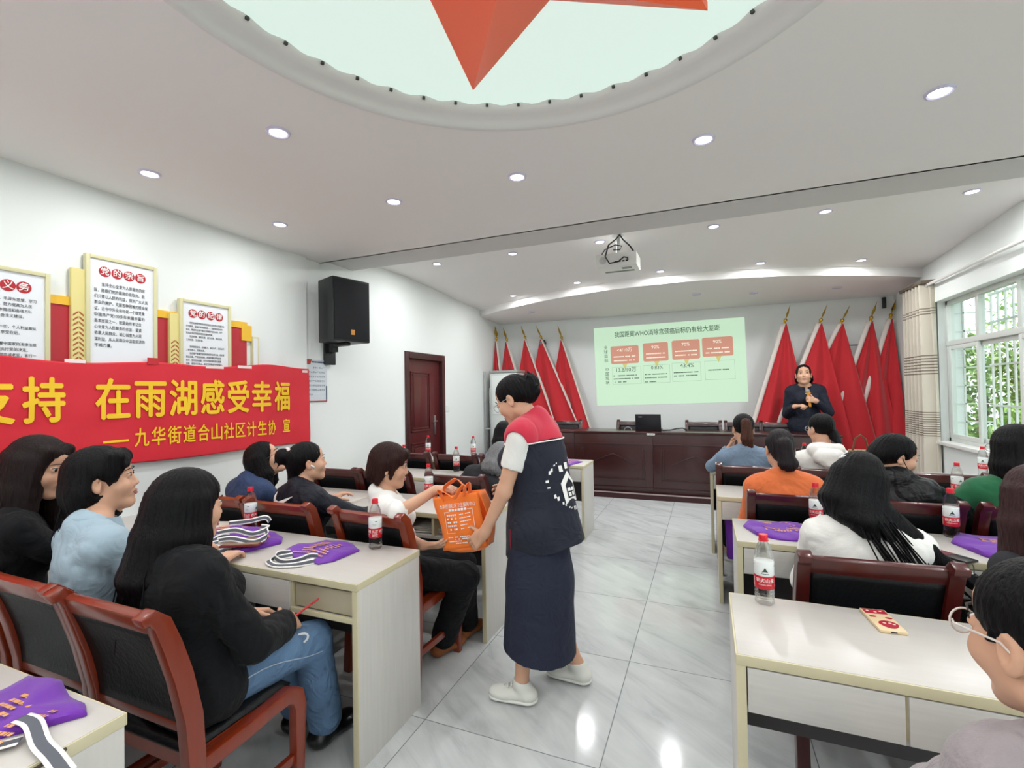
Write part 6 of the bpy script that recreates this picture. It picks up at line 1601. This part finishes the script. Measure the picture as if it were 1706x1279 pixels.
# ---- black puffer, profile
f_p = Person('person in a black puffer jacket bent forward in profile', (.95, 3.31, .535), (1.000, 3.365, 1.105), hd=28, hy=82, hp=-16, c7=(.955, 3.31, .965))
f_p.set_arm(1, (1.20, 3.52, .80), pole=(.6, -.5, -.4)); f_p.set_arm(-1, (.92, 3.62, .80), pole=(-.7, .1, -.5)); f_p.seat_legs(); f_p.body(.007)
def puffy(f):
    a, e, w_ = f_p.arm[1]
    for t in (.1, .3, .5, .7, .9): f.el(lerp(a, e, t), (.085, .085, .085), .012)
    for t in (.15, .4, .65, .9): f.el(lerp(e, w_, t), (.072, .072, .072), .012)
    f.rc(f_p.C7-f_p.Rt*.06-f_p.F*.02+V3(0, 0, .03), f_p.C7+f_p.Rt*.06-f_p.F*.02+V3(0, 0, .03), .058, k=.02); f.rc(f_p.C7+f_p.F*.06+f_p.Rt*.04+V3(0, 0, .01), f_p.C7-f_p.F*.02+f_p.Rt*.06+V3(0, 0, .03), .05, k=.02)
f_p.top('puffer_jacket', PUFF, .007, .045, sleeve=.95, o_arm=.035, fold=.012, neck=.068, extra=puffy, fq=12.); f_p.pants(TROU, .012)
def lown(s, f, E, rnd):
    E((0, -.09, -.015), (.066, .05, .06), .03); f.rc(s.hl(0, -.09, -.02), s.hl(.0, -.125, -.075), .045, .03, .03); E((0, -.03, .02), (.086, .09, .08), .03)
f_p.hair('tied', HAIRB, .0045, parts=lown, seed=15, fringe=.012)
b = MB(); b.tube([Vector(f_p.hl(.088, -.01, .0)-f_p.o), Vector(f_p.hl(.085, .02, -.04)-f_p.o), Vector(f_p.hl(.07, .05, -.07)-f_p.o)], .0022, 6); b.build('mask_cord', IRIS, f_p.root)

# ---- white sweater, long hair
s_p = Person('person in a white sweater leaning over the desk, long black hair swept across the back', (.545, 2.23, .535), (.565, 2.345, 1.112), hd=6, hy=14, hp=-14, hr=12, c7=(.572, 2.262, .948))
s_p.set_arm(1, (.78, 2.60, .79), pole=(.4, -.3, -.7)); s_p.set_arm(-1, (.44, 2.60, .79), pole=(-.25, -.3, -.9)); s_p.seat_legs(); s_p.body(.007)
s_p.top('sweater', WTEE, .006, .028, sleeve=.95, o_arm=.030, fold=.008, neck=.07); s_p.pants(TROU, .012)
def sweep_(s, f, E, rnd):
    for i in range(14):
        a = i/13; p = s.hl(-.05+.12*a, -.08+.03*a, -.06); q = p+V3(.07+.08*a, -.05, -.15); e = q+V3(.07+.15*a+rnd.uniform(-.02, .03), -.05+rnd.uniform(-.02, .03), -.14-rnd.uniform(0, .05)); f.rc(p, q, .032, .020, .018); f.rc(q, e, .020, .004, .010)
s_p.hair('long', HAIRB, .005, L=.20, ears=False, parts=sweep_, push=.03, drift=(.05, -.02, 0), span=110, seed=16)
b = MB(); q = s_p.hl(-.062, -.055, .085)-s_p.o; b.tube([Vector(q+V3(-.018, 0, -.004)), Vector(q+V3(0, -.008, .006)), Vector(q+V3(.02, -.004, .010))], [.004, .006, .004], 8); b.build('hair_clip', M('pearl_clip', 'd9dbe0', .2, metal=.4), s_p.root)

# ---- green sweater
e_p = Person('person in a green sweater with a black bob by the window', (1.47, 3.31, .535), (1.500, 3.330, 1.165), hd=0, hy=-18, hp=-4, c7=(1.49, 3.29, .985))
e_p.set_arm(1, (1.68, 3.56, .79), pole=(.8, -.3, -.5)); e_p.set_arm(-1, (1.28, 3.52, .79), pole=(-.9, -.2, -.5)); e_p.seat_legs(); e_p.body(.007)
e_p.top('sweater', GREEN, .007, .026, sleeve=.95, o_arm=.026, fold=.006); e_p.pants(TROU, .012)
e_p.hair('bob', HAIRB, .005, L=.19, ears=False, push=.01, span=118, seed=17); e_p.glasses(M('dark_frame', '4a4546', .3), 1.)

# ---- long straight brown hair
r_p = Person('person with long straight brown hair in dark clothes behind the sitter with clear glasses', (1.20, 2.24, .535), (1.105, 2.33, 1.085), hd=-4, hy=-10, hp=-6, c7=(1.16, 2.27, .90))
r_p.set_arm(1, (1.34, 2.54, .62), pole=(.5, -.3, -.7)); r_p.set_arm(-1, (1.14, 2.52, .60), pole=(-.15, -.3, -.9)); r_p.seat_legs(); r_p.body(.007)
r_p.top('jumper', DARKC, .007, .024, sleeve=.95, fold=.006); r_p.pants(TROU, .012)
r_p.hair('long', hair_mat('warm_brown_hair', '3b2626'), .005, L=.43, ears=False, push=.02, span=118, seed=18)

# ---- clear glasses, nearest on the window side
c_p = Person('person with clear glasses and tied dark hair in a grey cardigan, closest to the camera', (.575, .90, .535), (.478, .985, 1.112), hd=-8, hy=-25, hp=-8, c7=(.545, .925, .978))
c_p.set_arm(1, (.74, 1.30, .62), pole=(.8, -.3, -.5)); c_p.set_arm(-1, (.42, 1.32, .60), pole=(-.8, -.3, -.5)); c_p.seat_legs(); c_p.body(.004)
c_p.top('cardigan', CARD, .005, .030, sleeve=.95, o_arm=.028, fold=.007, neck=.066); c_p.pants(TROU, .008)
def lowbun(s, f, E, rnd):
    E((0, -.085, -.005), (.066, .05, .066), .03); f.el(s.hl(.0, -.135, .0), np.array((.044, .040, .044)), .02, s.Hr); f.rc(s.hl(-.075, .02, .0), s.hl(-.080, .015, -.025), .008, .003, .01)
c_p.hair('tied', HAIRB, .0035, parts=lowbun, seed=19, fringe=-.004, groove=.0018)
c_p.glasses(M('clear_glasses_frame', 'd9cec6', .15, spec=.6), 1.1, glass_material('clear_lens', (.97, .97, .97), .93, 1.1))
# hb_ = MB(); hb_.tube([Vector(c_p.Hc-c_p.o + c_p.Hr@V3(.086*math.cos(a), -.012+.02*math.sin(a), .042+.096*math.sin(a))) for a in [math.pi*i/20 for i in range(21)]], .006, 8); hb_.build('hair_band', M('dark_band', '2c2a2f', .5), c_p.root)

# ---- the speaking woman
SPZ = .085
k_p = Person('person in a dark navy suit speaking into an orange microphone before the flags', (1.215, 7.28, 1.02), (1.185, 7.23, 1.672), hd=176, hy=186, hp=7, sc=1.10, c7=(1.205, 7.29, 1.515), base=SPZ)
k_p.set_arm(1, (1.05, 7.06, 1.265), pole=(-.2, .3, -.9), d=(.75, -.55, .15), n=(0, .3, -1), curl=55)
k_p.set_arm(-1, (1.285, 7.06, 1.335), pole=(.55, .25, -.7), d=(-.80, -.45, .22), n=(-.3, .8, -.1), curl=72, thumb=30)
k_p.set_leg(1, (1.12, 7.25, .56), (1.11, 7.29, .175), (0, -1, 0)); k_p.set_leg(-1, (1.31, 7.25, .56), (1.32, 7.29, .175), (0, -1, 0))
k_p.body(.006); k_p.top('jacket', SUIT, .007, .026, sleeve=.94, o_arm=.022, fold=.006, hem=.16, neck=.07, neck_drop=.065, extra=lambda f: (f.rc(k_p.C7+k_p.F*.07-V3(0, 0, .01), k_p.C7+k_p.F*.135-V3(0, 0, .16), .052, .012, .006, op=-1), f.rc(k_p.C7+k_p.Rt*.05-V3(0, 0, .0), k_p.C7+k_p.Rt*.03+k_p.F*.10-V3(0, 0, .15), .034, .02, .012), f.rc(k_p.C7-k_p.Rt*.05, k_p.C7-k_p.Rt*.03+k_p.F*.10-V3(0, 0, .15), .034, .02, .012)))
f = Field(); f.rc((1.215, 7.28, 1.06), (1.215, 7.28, .55), .165, .19, .04, (V3(0, 1, 0), .8)); f.cut((1.2, 7.28, .58), (0, 0, -1)); f.disp = k_p.wrinkle(.005, 9.); field_obj('skirt', f, .010, SUIT, k_p.root, k_p.o)
collar(k_p, SUIT, .068, .026, .07); k_p.shoes(BOOT, .008)
def spk(s, f, E, rnd): f.rc(s.hl(.06, -.05, -.02), s.hl(.055, -.07, -.15), .036, .026, .03); f.rc(s.hl(-.07, -.05, -.02), s.hl(-.085, -.06, -.15), .036, .028, .03); f.rc(s.hl(0, -.08, .0), s.hl(0, -.10, -.15), .05, .04, .03)
k_p.hair('tied', HAIRB, .005, parts=spk, seed=20, fringe=.016, ears=False)
hp_ = k_p.arm[-1][2] + k_p.hand[-1][0]*.075 + nrm(k_p.hand[-1][1])*.024
mic = thing('microphone', 'orange handheld microphone with grey head in the speaking woman\'s grip', 'microphone', tuple(float(x) for x in hp_))
dm = Vector((-.14, -.06, 1)).normalized(); rq = dm.to_track_quat('Z', 'Y').to_matrix()
MB().lathe([(0, -.09), (.014, -.09), (.015, -.06), (.014, .0), (.018, .07), (.019, .085), (0, .085)], n=16, rot=rq).build('handle', M('orange_microphone', 'f0a030', .35), mic)
MB().lathe([(.019, .085), (.025, .09), (.028, .105), (.026, .12), (.018, .135), (0, .14)], n=16, rot=rq).build('grille_head', M('grey_mesh', '9a9a98', .5, metal=.5), mic)
MB().lathe([(.020, .075), (.034, .078), (.034, .086), (.020, .09)], n=16, rot=rq).build('guard_ring', M('orange_microphone', 'f0a030', .35), mic)

# ---- the two sitters hidden behind the volunteer
x_p = Person('person with black hair half hidden behind the volunteer, pale blue sleeve', (-1.82, 4.36, .535), (-1.905, 4.43, 1.085), hd=0, hy=-12, hp=-14, c7=(-1.86, 4.34, .92))
x_p.set_arm(1, (-1.66, 4.66, .79), pole=(.8, -.3, -.5)); x_p.set_arm(-1, (-2.02, 4.64, .79), pole=(-.8, -.3, -.5)); x_p.seat_legs(); x_p.body(.008)
x_p.top('shirt', M('soft_blue_cloth', '8ea6d0', .8), .009, .026, sleeve=.95); x_p.pants(TROU, .014); x_p.hair('bob', HAIRB, .006, L=.16, ears=False, seed=21)
y_p = Person('person with grey hair bending low behind the volunteer', (-1.70, 3.31, .535), (-1.505, 3.425, .985), hd=20, hy=10, hp=-30, c7=(-1.60, 3.345, .875))
y_p.set_arm(1, (-1.42, 3.62, .79), pole=(.8, -.3, -.2)); y_p.set_arm(-1, (-1.76, 3.66, .79), pole=(-.8, -.3, -.3)); y_p.seat_legs(); y_p.body(.008)
y_p.top('jumper', DARKC, .009, .026, sleeve=.95); y_p.pants(TROU, .014); y_p.hair('bob', HAIRG, .006, L=.15, ears=False, seed=22)

# ---- loose locks that keep the long hair from ending in a clean edge
rs = np.random.RandomState(5)
def ends(p, mat, az, L, n, drift=(0, 0, 0), r=.0022, jit=.010, out=.03):
    g = []
    for a in az:
        a = R(a); ca, sa = math.cos(a), math.sin(a); o_ = p.Hr@V3(sa*.4, -ca, 0)
        p1 = p.hl(sa*.082, -.020-ca*.095, -.06); d = np.asarray(drift, np.float32)
        g.append([p1, p1+o_*out+d*.35+V3(0, 0, -L*.4), p1+o_*out*1.25+d*.7+V3(0, 0, -L*.75), p1+o_*out*1.1+d+V3(0, 0, -L)])
    strands(p, mat, g, rs, n, r, jit)
ends(b_p, HAIRB, (-95, -70, -45, -20, 10, 40, 70, 95), .31, 9, (0, -.02, 0), .0020, .012, .045)
ends(l_p, HAIRD, (-90, -60, -30, 0, 30, 60, 90), .44, 10, (-.01, -.05, 0), .0026, .016, .065)
ends(s_p, HAIRB, (-10, 20, 45, 70), .36, 10, (.20, -.08, 0), .0028, .018, .05)
ends(r_p, bpy.data.materials['warm_brown_hair'], (-100, -75, -50, -25, 0), .38, 8, (0, 0, 0), .0022, .010, .03)
ends(g_p, HAIRB, (-60, -30, 0, 30, 60), .24, 8, (0, -.02, 0), .0022, .012, .05)
ends(u_p, HAIRB, (-80, -50, -20, 10), .12, 6, (0, 0, 0), .0018, .008, .012)
